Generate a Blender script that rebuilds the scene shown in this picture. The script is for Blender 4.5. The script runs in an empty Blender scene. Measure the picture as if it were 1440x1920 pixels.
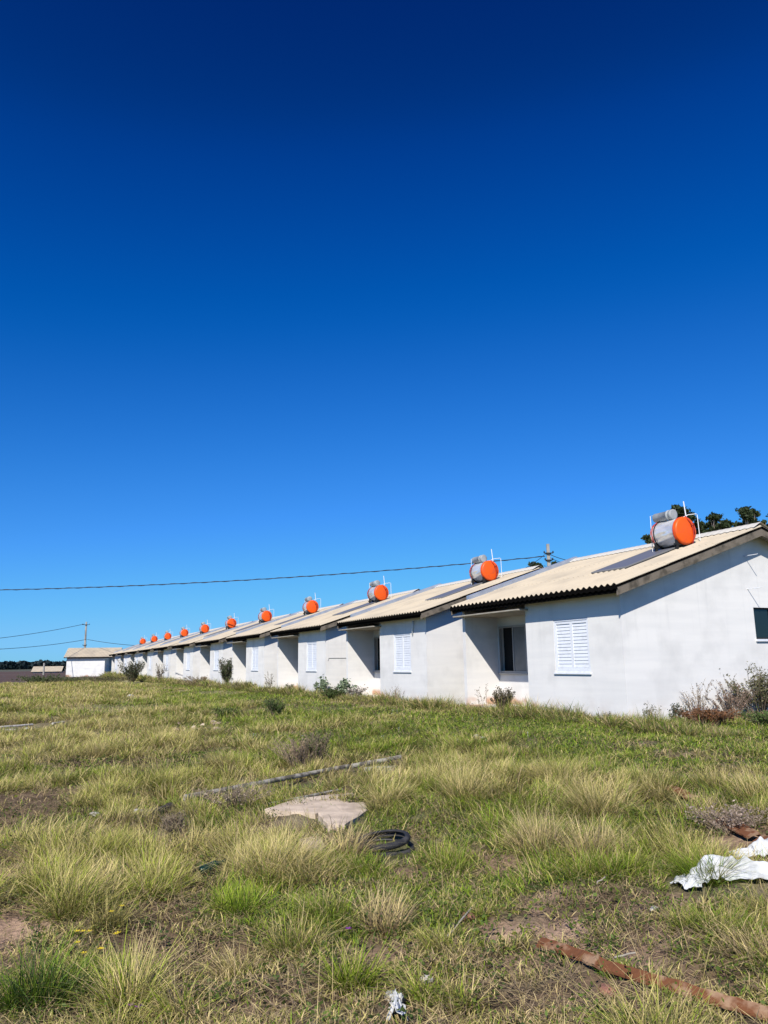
import bpy, math, random
import numpy as np
from mathutils import Vector, Matrix

# ------------------------------------------------------------------ camera, sky, sun
scene = bpy.context.scene
COL = scene.collection
PITCH, ROLL, YAW = 0.1937, 0.0145, 0.4467
F_PX, CX, CY, CAM_H = 1442.0, 720.0, 960.0, 1.6
cam_data = bpy.data.cameras.new('camera')
cam = bpy.data.objects.new('camera', cam_data)
COL.objects.link(cam)
cam_data.sensor_fit = 'HORIZONTAL'
cam_data.sensor_width = 36.0
cam_data.lens = 36.0 * F_PX / 1440.0
cam_data.clip_start = 0.05
cam_data.clip_end = 12000
cam.matrix_world = Matrix.Translation((0, 0, CAM_H)) @ Matrix.Rotation(math.pi / 2 + PITCH, 4, 'X') @ Matrix.Rotation(-ROLL, 4, 'Z')
scene.camera = cam

R_AX = np.array([-math.sin(YAW), math.cos(YAW), 0.0])     # along the row of houses, away from the viewer
N_AX = np.array([math.cos(YAW), math.sin(YAW), 0.0])      # into the houses
to_sun = -1.0 * R_AX - 0.95 * N_AX + np.array([0, 0, 1.21])
to_sun /= np.linalg.norm(to_sun)
sun_el = math.asin(to_sun[2])
sun_az = math.atan2(to_sun[0], to_sun[1])
sd = bpy.data.lights.new('sun', 'SUN')
sd.energy = 5.0
sd.angle = math.radians(0.53)
sd.color = (1.0, 0.955, 0.88)
sun = bpy.data.objects.new('sun', sd)
COL.objects.link(sun)
sun.rotation_euler = Vector(-to_sun).to_track_quat('-Z', 'Y').to_euler()
sun.location = (0, -20, 30)

world = bpy.data.worlds.new('World')
scene.world = world
world.use_nodes = True
wn, wl = world.node_tree.nodes, world.node_tree.links
wn.clear()
sky = wn.new('ShaderNodeTexSky')
sky.sky_type = 'NISHITA'
sky.sun_disc = False
sky.sun_elevation = sun_el
sky.sun_rotation = sun_az
sky.altitude = 0
sky.air_density = 1.0
sky.dust_density = 0.0
sky.ozone_density = 6.0
mul = wn.new('ShaderNodeVectorMath'); mul.operation = 'MULTIPLY'
mul.inputs[1].default_value = (0.1, 0.1, 0.1)
# film response of the camera to a clear sky: deep saturated blue, one curve per channel
crv = wn.new('ShaderNodeRGBCurve')
def set_curve(c, pts):
    while len(c.points) > 2: c.points.remove(c.points[1])
    c.points[0].location = pts[0]; c.points[-1].location = pts[-1]
    for p in pts[1:-1]: c.points.new(*p)
    for p in c.points: p.handle_type = 'AUTO_CLAMPED'
set_curve(crv.mapping.curves[0], [(0, 0), (.09, .0005), (.12, .010), (.204, .045), (.45, .14), (.66, .205), (1, .22)])
set_curve(crv.mapping.curves[1], [(0, 0), (.08, .008), (.115, .027), (.134, .048), (.195, .108), (.383, .275), (.786, .546), (1, .58)])
set_curve(crv.mapping.curves[2], [(0, 0), (.15, .07), (.246, .18), (.284, .285), (.389, .468), (.67, .855), (.71, .905), (1, .93)])
crv.mapping.update()
mul2 = wn.new('ShaderNodeVectorMath'); mul2.operation = 'MULTIPLY'
mul2.inputs[1].default_value = (10.0 / 1.07, 10.0 / 1.07, 10.0 / 1.07)
bgn = wn.new('ShaderNodeBackground'); bgn.inputs[1].default_value = 0.1
wo = wn.new('ShaderNodeOutputWorld')
wl.new(sky.outputs[0], mul.inputs[0]); wl.new(mul.outputs[0], crv.inputs['Color']); wl.new(crv.outputs[0], mul2.inputs[0])
wl.new(mul2.outputs[0], bgn.inputs[0]); wl.new(bgn.outputs[0], wo.inputs[0])
scene.view_settings.view_transform = 'Standard'
scene.view_settings.look = 'None'
scene.view_settings.exposure = 0.14
scene.view_settings.gamma = 1.0
scene.render.engine = 'CYCLES'
scene.cycles.max_bounces = 6
scene.cycles.diffuse_bounces = 1
scene.cycles.transparent_max_bounces = 8

# ------------------------------------------------------------------ helpers
def ray(x, y):
    u, v = x - CX, CY - y
    cr, sr = math.cos(ROLL), math.sin(ROLL)
    u, v = u * cr + v * sr, -u * sr + v * cr
    c, s = math.cos(PITCH), math.sin(PITCH)
    return np.array([u / F_PX, c - v / F_PX * s, s + v / F_PX * c])

def sstep(a, b, x):
    t = np.clip((x - a) / (b - a), 0, 1)
    return t * t * (3 - 2 * t)

def _hash(ix, iy, seed):
    h = (ix * 374761393 + iy * 668265263 + seed * 1442695041) & 0xFFFFFFFF
    h = ((h ^ (h >> 13)) * 1274126177) & 0xFFFFFFFF
    h = h ^ (h >> 16)
    return (h & 0xFFFFFF) / float(0xFFFFFF)

def vnoise(x, y, seed=0):
    x = np.asarray(x, float); y = np.asarray(y, float)
    ix = np.floor(x).astype(np.int64); iy = np.floor(y).astype(np.int64)
    fx = x - ix; fy = y - iy
    fx = fx * fx * (3 - 2 * fx); fy = fy * fy * (3 - 2 * fy)
    a = _hash(ix, iy, seed); b = _hash(ix + 1, iy, seed)
    c = _hash(ix, iy + 1, seed); d = _hash(ix + 1, iy + 1, seed)
    return (a * (1 - fx) + b * fx) * (1 - fy) + (c * (1 - fx) + d * fx) * fy

def fbm(x, y, seed=0, oct=4):
    s = 0; a = 0.5; t = 0
    for o in range(oct):
        s = s + a * vnoise(x * 2 ** o + 17.3 * o, y * 2 ** o - 9.1 * o, seed + o); t += a; a *= 0.55
    return s / t

def ground_z(x, y):
    x = np.asarray(x, float); y = np.asarray(y, float)
    s = x * R_AX[0] + y * R_AX[1]; d = x * N_AX[0] + y * N_AX[1]
    r = np.hypot(x, y)
    base = 0.06 + 0.30 * sstep(2.5, 9.6, d) + 0.22 * sstep(10, 45, s) * (1 - sstep(2.5, 9.6, d))
    amp = 0.12 * (1 - sstep(8.5, 10.4, d)) + 0.02
    amp = np.where(d > 19, 0.1, amp) * (1 - 0.9 * sstep(60, 200, r))
    n = (fbm(x * 0.45, y * 0.45, 3, 3) - 0.5) * 2 * amp + (fbm(x * 2.3, y * 2.3, 8, 3) - 0.5) * 0.06 * (1 - sstep(8.5, 10.4, d))
    return base + n

def gp(px, py, dz=0.0):
    """point of the ground seen at a place of the photograph"""
    d = ray(px, py)
    t0, t1 = 1.0, 400.0
    ts = np.geomspace(1.0, 400.0, 1500)
    h = CAM_H + d[2] * ts - ground_z(d[0] * ts, d[1] * ts)
    X, Y = d[0] * ts, d[1] * ts
    s, e = X * R_AX[0] + Y * R_AX[1], X * N_AX[0] + Y * N_AX[1]
    stop = (h < 0) | ((e > 10.50) & (e < 18.7) & (s > 11.45) & (s < 98))     # the ground ends at the walls
    i = np.argmax(stop)
    t = ts[i] if stop[i] else 300.0
    x, y = d[0] * t, d[1] * t
    return Vector((x, y, float(ground_z(x, y)) + dz))

def tag(o, label=None, cat=None, group=None, kind=None):
    if label: o['label'] = label
    if cat: o['category'] = cat
    if group: o['group'] = group
    if kind: o['kind'] = kind
    return o

def empty(name, loc=(0, 0, 0), rz=0.0):
    o = bpy.data.objects.new(name, None)
    o.empty_display_size = 0.2
    COL.objects.link(o)
    o.location = loc; o.rotation_euler = (0, 0, rz)
    return o

class MB:
    def __init__(self): self.v = []; self.f = []; self.m = []
    def add(self, vs, fs, mi=0):
        b = len(self.v); self.v += [tuple(p) for p in vs]
        self.f += [tuple(i + b for i in f) for f in fs]; self.m += [mi] * len(fs)
        return self
    def box(self, x0, x1, y0, y1, z0, z1, mi=0):
        vs = [(x, y, z) for x in (x0, x1) for y in (y0, y1) for z in (z0, z1)]
        return self.add(vs, [(0, 1, 3, 2), (4, 6, 7, 5), (0, 4, 5, 1), (2, 3, 7, 6), (0, 2, 6, 4), (1, 5, 7, 3)], mi)
    def tube(self, pts, rad, n=8, mi=0, cap=True):
        pts = [Vector(p) for p in pts]
        if not hasattr(rad, '__len__'): rad = [rad] * len(pts)
        vs = []; fs = []
        up = Vector((0.123, 0.321, 0.9)).normalized()
        for i, p in enumerate(pts):
            t = (pts[min(i + 1, len(pts) - 1)] - pts[max(i - 1, 0)])
            if t.length < 1e-9: t = Vector((0, 0, 1))
            t.normalize()
            a = t.cross(up)
            if a.length < 1e-3: a = t.cross(Vector((1, 0, 0)))
            a.normalize(); b = t.cross(a)
            for k in range(n):
                w = 2 * math.pi * k / n
                vs.append(p + (a * math.cos(w) + b * math.sin(w)) * rad[i])
        for i in range(len(pts) - 1):
            for k in range(n):
                fs.append((i * n + k, i * n + (k + 1) % n, (i + 1) * n + (k + 1) % n, (i + 1) * n + k))
        if cap:
            fs.append(tuple(range(n))[::-1]); fs.append(tuple((len(pts) - 1) * n + k for k in range(n)))
        return self.add(vs, fs, mi)
    def lathe(self, prof, n=40, axis='x', c=(0, 0, 0), close=False, mi=0):
        vs = []; fs = []
        for (a, r) in prof:
            for k in range(n):
                w = 2 * math.pi * k / n
                if axis == 'x': vs.append((c[0] + a, c[1] + r * math.cos(w), c[2] + r * math.sin(w)))
                else: vs.append((c[0] + r * math.cos(w), c[1] + r * math.sin(w), c[2] + a))
        m = len(prof)
        rng = m if close else m - 1
        for i in range(rng):
            j = (i + 1) % m
            for k in range(n):
                fs.append((i * n + k, i * n + (k + 1) % n, j * n + (k + 1) % n, j * n + k))
        return self.add(vs, fs, mi)
    def build(self, name, mats, parent=None, smooth=False, bevel=0.0):
        me = bpy.data.meshes.new(name)
        me.from_pydata(self.v, [], self.f)
        if not isinstance(mats, (list, tuple)): mats = [mats]
        for m in mats: me.materials.append(m)
        if len(mats) > 1: me.polygons.foreach_set('material_index', self.m)
        import bmesh
        bm = bmesh.new(); bm.from_mesh(me)
        bmesh.ops.recalc_face_normals(bm, faces=bm.faces)
        bm.to_mesh(me); bm.free()
        if smooth: me.polygons.foreach_set('use_smooth', [True] * len(me.polygons))
        me.update()
        o = bpy.data.objects.new(name, me)
        COL.objects.link(o)
        if parent: o.parent = parent
        if bevel:
            b = o.modifiers.new('bevel', 'BEVEL'); b.width = bevel; b.segments = 2; b.limit_method = 'ANGLE'
        return o

def children_of(o): return [c for c in COL.objects if c.parent == o]
def copy_tree(o, parent=None):
    c = o.copy(); COL.objects.link(c)
    if parent: c.parent = parent
    for ch in children_of(o): copy_tree(ch, c)
    return c

# ------------------------------------------------------------------ materials
def mat(name, col, rough=0.8, metal=0.0, noise=None, bump=0.0, bscale=20, spec=0.3):
    """noise = (scale, colour2, low, high, detail)"""
    m = bpy.data.materials.new(name); m.use_nodes = True
    nt = m.node_tree; N, L = nt.nodes, nt.links
    p = N['Principled BSDF']
    p.inputs['Base Color'].default_value = (*col, 1)
    p.inputs['Roughness'].default_value = rough
    p.inputs['Metallic'].default_value = metal
    p.inputs['Specular IOR Level'].default_value = spec
    tc = N.new('ShaderNodeTexCoord')
    oi = N.new('ShaderNodeObjectInfo'); sv = N.new('ShaderNodeVectorMath'); sv.operation = 'SCALE'; sv.inputs[0].default_value = (37, 23, 11)
    L.new(oi.outputs['Random'], sv.inputs['Scale']); av = N.new('ShaderNodeVectorMath'); av.operation = 'ADD'
    L.new(tc.outputs['Object'], av.inputs[0]); L.new(sv.outputs[0], av.inputs[1])
    if noise:
        no = N.new('ShaderNodeTexNoise'); no.inputs['Scale'].default_value = noise[0]; no.inputs['Detail'].default_value = noise[4] if len(noise) > 4 else 6
        L.new(av.outputs[0], no.inputs['Vector'])
        mr = N.new('ShaderNodeMapRange'); mr.inputs['From Min'].default_value = noise[2]; mr.inputs['From Max'].default_value = noise[3]
        L.new(no.outputs['Fac'], mr.inputs['Value'])
        mx = N.new('ShaderNodeMix'); mx.data_type = 'RGBA'
        mx.inputs['A'].default_value = (*col, 1); mx.inputs['B'].default_value = (*noise[1], 1)
        L.new(mr.outputs[0], mx.inputs['Factor']); L.new(mx.outputs['Result'], p.inputs['Base Color'])
    if bump:
        nb = N.new('ShaderNodeTexNoise'); nb.inputs['Scale'].default_value = bscale; nb.inputs['Detail'].default_value = 5
        L.new(tc.outputs['Object'], nb.inputs['Vector'])
        bp = N.new('ShaderNodeBump'); bp.inputs['Strength'].default_value = bump; bp.inputs['Distance'].default_value = 0.02
        L.new(nb.outputs['Fac'], bp.inputs['Height']); L.new(bp.outputs[0], p.inputs['Normal'])
    return m

def attr_mat(name, translucent=0.35, rough=0.6, spec=0.25, bump=False):
    m = bpy.data.materials.new(name); m.use_nodes = True
    nt = m.node_tree; N, L = nt.nodes, nt.links
    p = N['Principled BSDF']; p.inputs['Roughness'].default_value = rough; p.inputs['Specular IOR Level'].default_value = spec
    at = N.new('ShaderNodeAttribute'); at.attribute_name = 'tint'
    L.new(at.outputs['Color'], p.inputs['Base Color'])
    if translucent > 0:
        tr = N.new('ShaderNodeBsdfTranslucent'); L.new(at.outputs['Color'], tr.inputs['Color'])
        ms = N.new('ShaderNodeMixShader'); ms.inputs[0].default_value = translucent
        L.new(p.outputs[0], ms.inputs[1]); L.new(tr.outputs[0], ms.inputs[2]); L.new(ms.outputs[0], N['Material Output'].inputs['Surface'])
    return m

def wall_material():
    m = bpy.data.materials.new('white_render'); m.use_nodes = True
    N, L = m.node_tree.nodes, m.node_tree.links
    p = N['Principled BSDF']; p.inputs['Roughness'].default_value = 0.85; p.inputs['Specular IOR Level'].default_value = 0.15
    tc = N.new('ShaderNodeTexCoord'); oi = N.new('ShaderNodeObjectInfo')
    off = N.new('ShaderNodeVectorMath'); off.operation = 'ADD'
    sc = N.new('ShaderNodeVectorMath'); sc.operation = 'SCALE'; sc.inputs[0].default_value = (31, 17, 0); L.new(oi.outputs['Random'], sc.inputs['Scale'])
    L.new(tc.outputs['Object'], off.inputs[0]); L.new(sc.outputs[0], off.inputs[1])
    sep = N.new('ShaderNodeSeparateXYZ'); L.new(tc.outputs['Object'], sep.inputs[0])
    def noise(scale, detail=5, vec=None):
        n = N.new('ShaderNodeTexNoise'); n.inputs['Scale'].default_value = scale; n.inputs['Detail'].default_value = detail
        L.new(vec if vec else off.outputs[0], n.inputs['Vector']); return n.outputs['Fac']
    def rng(v, a, b, c=0, d=1):
        n = N.new('ShaderNodeMapRange'); n.inputs[1].default_value = a; n.inputs[2].default_value = b; n.inputs[3].default_value = c; n.inputs[4].default_value = d
        L.new(v, n.inputs[0]); return n.outputs[0]
    def mix(f, a, b):
        n = N.new('ShaderNodeMix'); n.data_type = 'RGBA'
        for s, v in ((n.inputs['A'], a), (n.inputs['B'], b)):
            if isinstance(v, tuple): s.default_value = (*v, 1)
            else: L.new(v, s)
        L.new(f, n.inputs['Factor']); return n.outputs['Result']
    def mathn(op, a, b):
        n = N.new('ShaderNodeMath'); n.operation = op
        for i, v in enumerate((a, b)):
            if isinstance(v, (int, float)): n.inputs[i].default_value = v
            else: L.new(v, n.inputs[i])
        return n.outputs[0]
    # faint rolled bands (block courses telegraphing through the paint)
    st = N.new('ShaderNodeVectorMath'); st.operation = 'MULTIPLY'; st.inputs[1].default_value = (0.5, 0.5, 5.0); L.new(off.outputs[0], st.inputs[0])
    st2 = N.new('ShaderNodeVectorMath'); st2.operation = 'MULTIPLY'; st2.inputs[1].default_value = (5.0, 5.0, 0.25); L.new(off.outputs[0], st2.inputs[0])
    c = mix(rng(noise(1.2, 4, st.outputs[0]), 0.35, 0.7, 0, 0.7), (0.86, 0.83, 0.78), (0.76, 0.74, 0.705))
    c = mix(rng(noise(1.3, 8), 0.5, 0.72, 0, 0.75), c, (0.66, 0.64, 0.605))
    c = mix(mathn('MULTIPLY', rng(noise(1.6, 4, st2.outputs[0]), 0.56, 0.75, 0, 0.28), rng(sep.outputs[2], 2.6, 0.9, 1, 0.2)), c, (0.55, 0.54, 0.52))
    # damp soil splash near the ground
    z = sep.outputs[2]
    f = mathn('MULTIPLY', rng(z, 0.42, 0.05, 0, 1), rng(noise(3.0, 6), 0.42, 0.6, 0, 1))
    c = mix(mathn('MULTIPLY', f, 0.3), c, (0.55, 0.40, 0.28))
    f2 = mathn('MULTIPLY', rng(z, 0.26, 0.16, 0, 1), mathn('MULTIPLY', rng(noise(0.9, 3), 0.5, 0.56, 0, 1), rng(sep.outputs[0], 0.3, 0.0, 0, 1)))
    c = mix(mathn('MULTIPLY', f2, 0.85), c, (0.58, 0.33, 0.2))
    f3 = mathn('MULTIPLY', rng(z, 0.12, 0.0, 0, 1), rng(noise(6.0, 6), 0.4, 0.6, 0, 1))
    c = mix(mathn('MULTIPLY', f3, 0.6), c, (0.18, 0.17, 0.1))
    L.new(c, p.inputs['Base Color'])
    bp = N.new('ShaderNodeBump'); bp.inputs['Strength'].default_value = 0.35; bp.inputs['Distance'].default_value = 0.01
    hb = mathn('ADD', noise(2.2, 4), mathn('MULTIPLY', noise(60, 3), 0.25))
    L.new(hb, bp.inputs['Height']); L.new(bp.outputs[0], p.inputs['Normal'])
    return m

M = {}
M['wall'] = wall_material()
M['roof'] = mat('beige_fibre_cement', (0.57, 0.48, 0.345), 0.85, noise=(1.1, (0.44, 0.375, 0.28), 0.42, 0.72, 10), bump=0.15, bscale=60)
M['ridge'] = mat('pale_ridge_tile', (0.62, 0.58, 0.50), 0.8, noise=(3, (0.55, 0.52, 0.45), 0.5, 0.8))
M['galv'] = mat('galvanised_sheet', (0.55, 0.60, 0.66), 0.38, 0.55, noise=(3, (0.42, 0.46, 0.52), 0.4, 0.7))
M['tar'] = mat('black_closure', (0.006, 0.0055, 0.005), 0.95, spec=0.0)
M['wood'] = mat('weathered_board', (0.20, 0.165, 0.125), 0.85, noise=(5, (0.09, 0.075, 0.055), 0.45, 0.65, 8), bump=0.3, bscale=30)
M['white'] = mat('white_painted_metal', (0.80, 0.82, 0.86), 0.45, noise=(8, (0.68, 0.69, 0.70), 0.5, 0.8))
M['pvc'] = mat('white_pvc', (0.80, 0.82, 0.83), 0.4)
M['frame'] = mat('aluminium_frame', (0.42, 0.41, 0.40), 0.5, 0.3)
M['darkin'] = mat('painted_room_shade', (0.015, 0.015, 0.015), 0.95)
M['orange'] = mat('orange_cap', (0.92, 0.115, 0.008), 0.42, noise=(5, (0.70, 0.10, 0.025), 0.5, 0.75), spec=0.35)
M['redrim'] = mat('red_rim', (0.45, 0.035, 0.02), 0.5)
M['steel'] = mat('wrinkled_foil_steel', (0.92, 0.90, 0.86), 0.26, 0.5, noise=(3, (0.70, 0.69, 0.68), 0.4, 0.6))
M['black'] = mat('black_rubber', (0.02, 0.02, 0.02), 0.6)
M['greytank'] = mat('grey_plastic', (0.38, 0.40, 0.40), 0.6, noise=(6, (0.27, 0.285, 0.29), 0.4, 0.7))
M['collector'] = mat('collector_glass', (0.15, 0.15, 0.165), 0.45, spec=0.4)
M['darkwood'] = mat('rotten_wood', (0.06, 0.048, 0.038), 0.9, bump=0.5)
M['collframe'] = mat('dull_metal_frame', (0.20, 0.20, 0.20), 0.6)
M['paleboard'] = mat('yellowed_board', (0.50, 0.39, 0.25), 0.9, noise=(5, (0.38, 0.29, 0.18), 0.4, 0.6), bump=0.3)
M['rubble'] = mat('pinkish_rubble', (0.40, 0.29, 0.24), 0.9, noise=(12, (0.28, 0.19, 0.15), 0.4, 0.6), bump=0.5, bscale=40)
M['concrete'] = mat('concrete', (0.66, 0.53, 0.39), 0.9, noise=(5, (0.48, 0.38, 0.28), 0.4, 0.65, 8), bump=0.5, bscale=25)
M['pole'] = mat('concrete_pole', (0.38, 0.36, 0.32), 0.9, noise=(2, (0.27, 0.25, 0.22), 0.4, 0.7), bump=0.2)
M['log'] = mat('grey_weathered_wood', (0.36, 0.33, 0.27), 0.9, noise=(9, (0.12, 0.105, 0.08), 0.42, 0.56, 8), bump=0.6, bscale=18)
M['rust'] = mat('rusty_iron', (0.16, 0.062, 0.026), 0.9, noise=(11, (0.32, 0.20, 0.12), 0.5, 0.62, 9), bump=0.6, bscale=25)
M['tyre'] = mat('old_tyre_rubber', (0.028, 0.028, 0.029), 0.7, noise=(6, (0.09, 0.085, 0.08), 0.5, 0.75, 6), bump=0.3, bscale=40)
M['sack'] = mat('white_woven_plastic', (0.60, 0.61, 0.60), 0.6, noise=(6, (0.42, 0.41, 0.36), 0.5, 0.72, 8), bump=0.6, bscale=22)
M['brick'] = mat('terracotta', (0.36, 0.16, 0.10), 0.9, noise=(9, (0.25, 0.12, 0.08), 0.4, 0.6), bump=0.5, bscale=40)
M['stone'] = mat('pale_stone', (0.55, 0.52, 0.47), 0.9, noise=(20, (0.38, 0.34, 0.29), 0.4, 0.6), bump=0.5, bscale=40)
M['greenglass'] = mat('dark_green_glass', (0.004, 0.03, 0.022), 0.2, spec=0.5)
M['wire'] = mat('cable', (0.03, 0.035, 0.05), 0.6)
M['bark'] = mat('eucalypt_bark', (0.36, 0.31, 0.26), 0.85, noise=(3, (0.2, 0.16, 0.13), 0.4, 0.6))
M['stem'] = mat('dry_stem', (0.26, 0.195, 0.135), 0.85)
M['greenstem'] = mat('green_stem', (0.12, 0.13, 0.06), 0.8)
M['leaf'] = attr_mat('leaf', 0.3)
M['grass'] = attr_mat('grass_blade', 0.2, 0.6, 0.12)

# ------------------------------------------------------------------ big vectorised meshes
def np_mesh(name, verts, quads=None, tris=None, cols=None, material=None, parent=None, smooth=False):
    me = bpy.data.meshes.new(name)
    me.vertices.add(len(verts)); me.vertices.foreach_set('co', np.ascontiguousarray(verts, np.float32).ravel())
    loops = []; starts = []; totals = []; pos = 0
    for arr, k in ((quads, 4), (tris, 3)):
        if arr is not None and len(arr):
            loops.append(arr.ravel()); starts.append(pos + np.arange(len(arr)) * k); totals.append(np.full(len(arr), k)); pos += arr.size
    loops = np.concatenate(loops); starts = np.concatenate(starts); totals = np.concatenate(totals)
    me.loops.add(len(loops)); me.loops.foreach_set('vertex_index', loops.astype(np.int32))
    me.polygons.add(len(starts)); me.polygons.foreach_set('loop_start', starts.astype(np.int32)); me.polygons.foreach_set('loop_total', totals.astype(np.int32))
    if smooth: me.polygons.foreach_set('use_smooth', np.ones(len(starts), bool))
    if cols is not None:
        a = me.attributes.new('tint', 'FLOAT_COLOR', 'POINT')
        c4 = np.ones((len(verts), 4), np.float32); c4[:, :3] = cols
        a.data.foreach_set('color', c4.ravel())
    me.update(calc_edges=True)
    if material: me.materials.append(material)
    o = bpy.data.objects.new(name, me); COL.objects.link(o)
    if parent: o.parent = parent
    return o

class Blades:
    """collects curved grass blades (ribbons tapering to a point)"""
    def __init__(self): self.V = []; self.Q = []; self.T = []; self.C = []; self.n = 0
    def add(self, base, L, az, lean, droop, w, c0, c1, seg=3, rng=None):
        n = len(L)
        if n == 0: return
        t = np.linspace(0, 1, seg + 1)[None, :]
        L = L[:, None]; lean = lean[:, None]; droop = droop[:, None]
        hor = L * (lean * t + droop * t * t * 0.6)
        ver = L * (np.sqrt(np.clip(1 - lean ** 2, 0.02, 1)) * t - droop * 0.62 * t ** 2.2)
        dx, dy = np.cos(az)[:, None], np.sin(az)[:, None]
        X = base[:, 0:1] + hor * dx; Y = base[:, 1:2] + hor * dy; Z = base[:, 2:3] + ver
        wa = az + math.pi / 2 + (rng.uniform(-1.2, 1.2, n) if rng is not None else 0)
        ww = w[:, None] * np.array([0.8, 1.0, 0.75, 0.5, 0.3, 0.2])[None, :seg] if seg > 1 else w[:, None]
        ox, oy = np.cos(wa)[:, None] * ww * 0.5, np.sin(wa)[:, None] * ww * 0.5
        nv = 2 * seg + 1
        V = np.zeros((n, nv, 3), np.float32); C = np.zeros((n, nv, 3), np.float32)
        for k in range(seg):
            V[:, 2 * k, 0] = X[:, k] - ox[:, k]; V[:, 2 * k, 1] = Y[:, k] - oy[:, k]; V[:, 2 * k, 2] = Z[:, k]
            V[:, 2 * k + 1, 0] = X[:, k] + ox[:, k]; V[:, 2 * k + 1, 1] = Y[:, k] + oy[:, k]; V[:, 2 * k + 1, 2] = Z[:, k]
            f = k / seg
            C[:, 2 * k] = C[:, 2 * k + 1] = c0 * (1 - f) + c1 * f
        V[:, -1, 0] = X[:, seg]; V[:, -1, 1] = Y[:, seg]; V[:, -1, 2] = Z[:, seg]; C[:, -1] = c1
        b = (np.arange(n) * nv + self.n)[:, None]
        for k in range(seg - 1):
            self.Q.append(b + np.array([2 * k, 2 * k + 1, 2 * k + 3, 2 * k + 2])[None])
        self.T.append(b + np.array([2 * seg - 2, 2 * seg - 1, 2 * seg])[None])
        self.V.append(V.reshape(-1, 3)); self.C.append(C.reshape(-1, 3)); self.n += n * nv
    def build(self, name, material, parent=None):
        V = np.concatenate(self.V)
        return np_mesh(name, V, np.concatenate(self.Q) if self.Q else None, np.concatenate(self.T), np.concatenate(self.C), material, parent)

def leaf_quads(P, size, rng, col, var=0.35, flat=0.5, aspect=0.5):
    """leaf-shaped quads at points P (n,3)"""
    n = len(P)
    az = rng.uniform(0, 2 * math.pi, n); el = rng.normal(0, flat, n)
    a = np.stack([np.cos(az) * np.cos(el), np.sin(az) * np.cos(el), np.sin(el)], 1)
    r = rng.normal(size=(n, 3)); b = np.cross(a, r); b /= np.linalg.norm(b, axis=1)[:, None] + 1e-9
    s = size * rng.uniform(0.6, 1.3, n)[:, None]
    V = np.stack([P - a * s * 0.5, P + b * s * aspect * 0.5, P + a * s * 0.5, P - b * s * aspect * 0.5], 1).reshape(-1, 3)
    c = np.asarray(col)[None] * (1 + rng.uniform(-var, var, (n, 1))) if np.ndim(col) == 1 else col
    C = np.repeat(c, 4, 0)
    Q = (np.arange(n) * 4)[:, None] + np.arange(4)[None]
    return V, Q, C

# ------------------------------------------------------------------ ground zones
def ellip(x, y, cx, cy, r, sharp=1.0):
    d = np.hypot(x - cx, y - cy) / r
    return 1 - sstep(0.55, 1.25, d)

BARE = [(15, 1520, 1.0), (55, 1495, .7), (0, 1640, .40), (0, 1740, .36), (5, 1830, .26), (420, 1800, .3), (700, 1800, .2), (930, 1740, .25), (780, 1860, .25), (140, 1482, .45), (0, 1700, .25), (10, 1780, .2), (5, 1600, .35), (1130, 1690, .36), (1215, 1685, .32), (1240, 1750, .3), (1050, 1745, .32),
        (1170, 1790, .35), (1030, 1690, .25), (285, 1725, .34), (240, 1775, .28), (330, 1860, .25), (850, 1865, .28), (960, 1815, .25), (600, 1860, .32), (510, 1880, .3), (870, 1605, .28), (940, 1620, .3),
        (375, 1365, 1.0), (1390, 1565, .4), (640, 1580, .3), (60, 1880, .2), (1120, 1860, .3), (1330, 1820, .25), (760, 1640, .2)]
PINKP = [(gp(a, b), r) for a, b, r in [(0, 1620, .5), (0, 1760, .45), (0, 1860, .3), (1130, 1690, .7), (1200, 1740, .5), (1040, 1750, .4), (1390, 1565, .6)]]
BAREP = [(gp(a, b), r) for a, b, r in BARE]
GREEN = [(700, 1380, 2.4), (1000, 1370, 2.2), (1250, 1360, 1.8), (520, 1350, 3.0), (430, 1310, 4), (900, 1660, .6), (760, 1700, .5), (650, 1720, .5), (1260, 1630, .4), (470, 1690, .5), (1180, 1540, .6),
         (860, 1740, .4), (1350, 1770, .4), (160, 1840, .3), (540, 1740, .4), (1050, 1640, .4), (900, 1570, .4), (1380, 1500, .7)]
GREENP = [(gp(a, b), r) for a, b, r in GREEN]

def zones(x, y):
    s = x * R_AX[0] + y * R_AX[1]; d = x * N_AX[0] + y * N_AX[1]
    bare = np.zeros_like(x)
    wob = (fbm(x * 1.7, y * 1.7, 40, 3) - 0.5)
    for p, r in BAREP: bare = np.maximum(bare, ellip(x + wob * r, y + wob * r, p.x, p.y, r))
    bare = np.maximum(bare, sstep(0.68, 0.8, fbm(x * 1.6, y * 1.6, 21, 4)) * (1 - sstep(7.5, 9.0, d)) * 0.9)
    green = np.zeros_like(x)
    for p, r in GREENP: green = np.maximum(green, ellip(x + wob * r, y, p.x, p.y, r))
    green = np.maximum(green, sstep(0.5, 0.68, fbm(x * 0.7, y * 0.7, 55, 3)) * 0.8)
    green = np.clip(green + 0.85 * sstep(5.5, 8.0, d) * sstep(0.36, 0.50, fbm(x * 0.5, y * 0.5, 57, 3)), 0, 1)
    tus = sstep(0.22, 0.5, fbm(x * 0.55, y * 0.55, 77, 3)) * (1 - sstep(6.8, 8.4, d) * 0.85) * (1 - 0.45 * green)
    tus = tus * (1 - bare) * (.18 + .82 * sstep(4.8, 6.8, np.hypot(x, y)))
    return bare, green, tus, s, d

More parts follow.
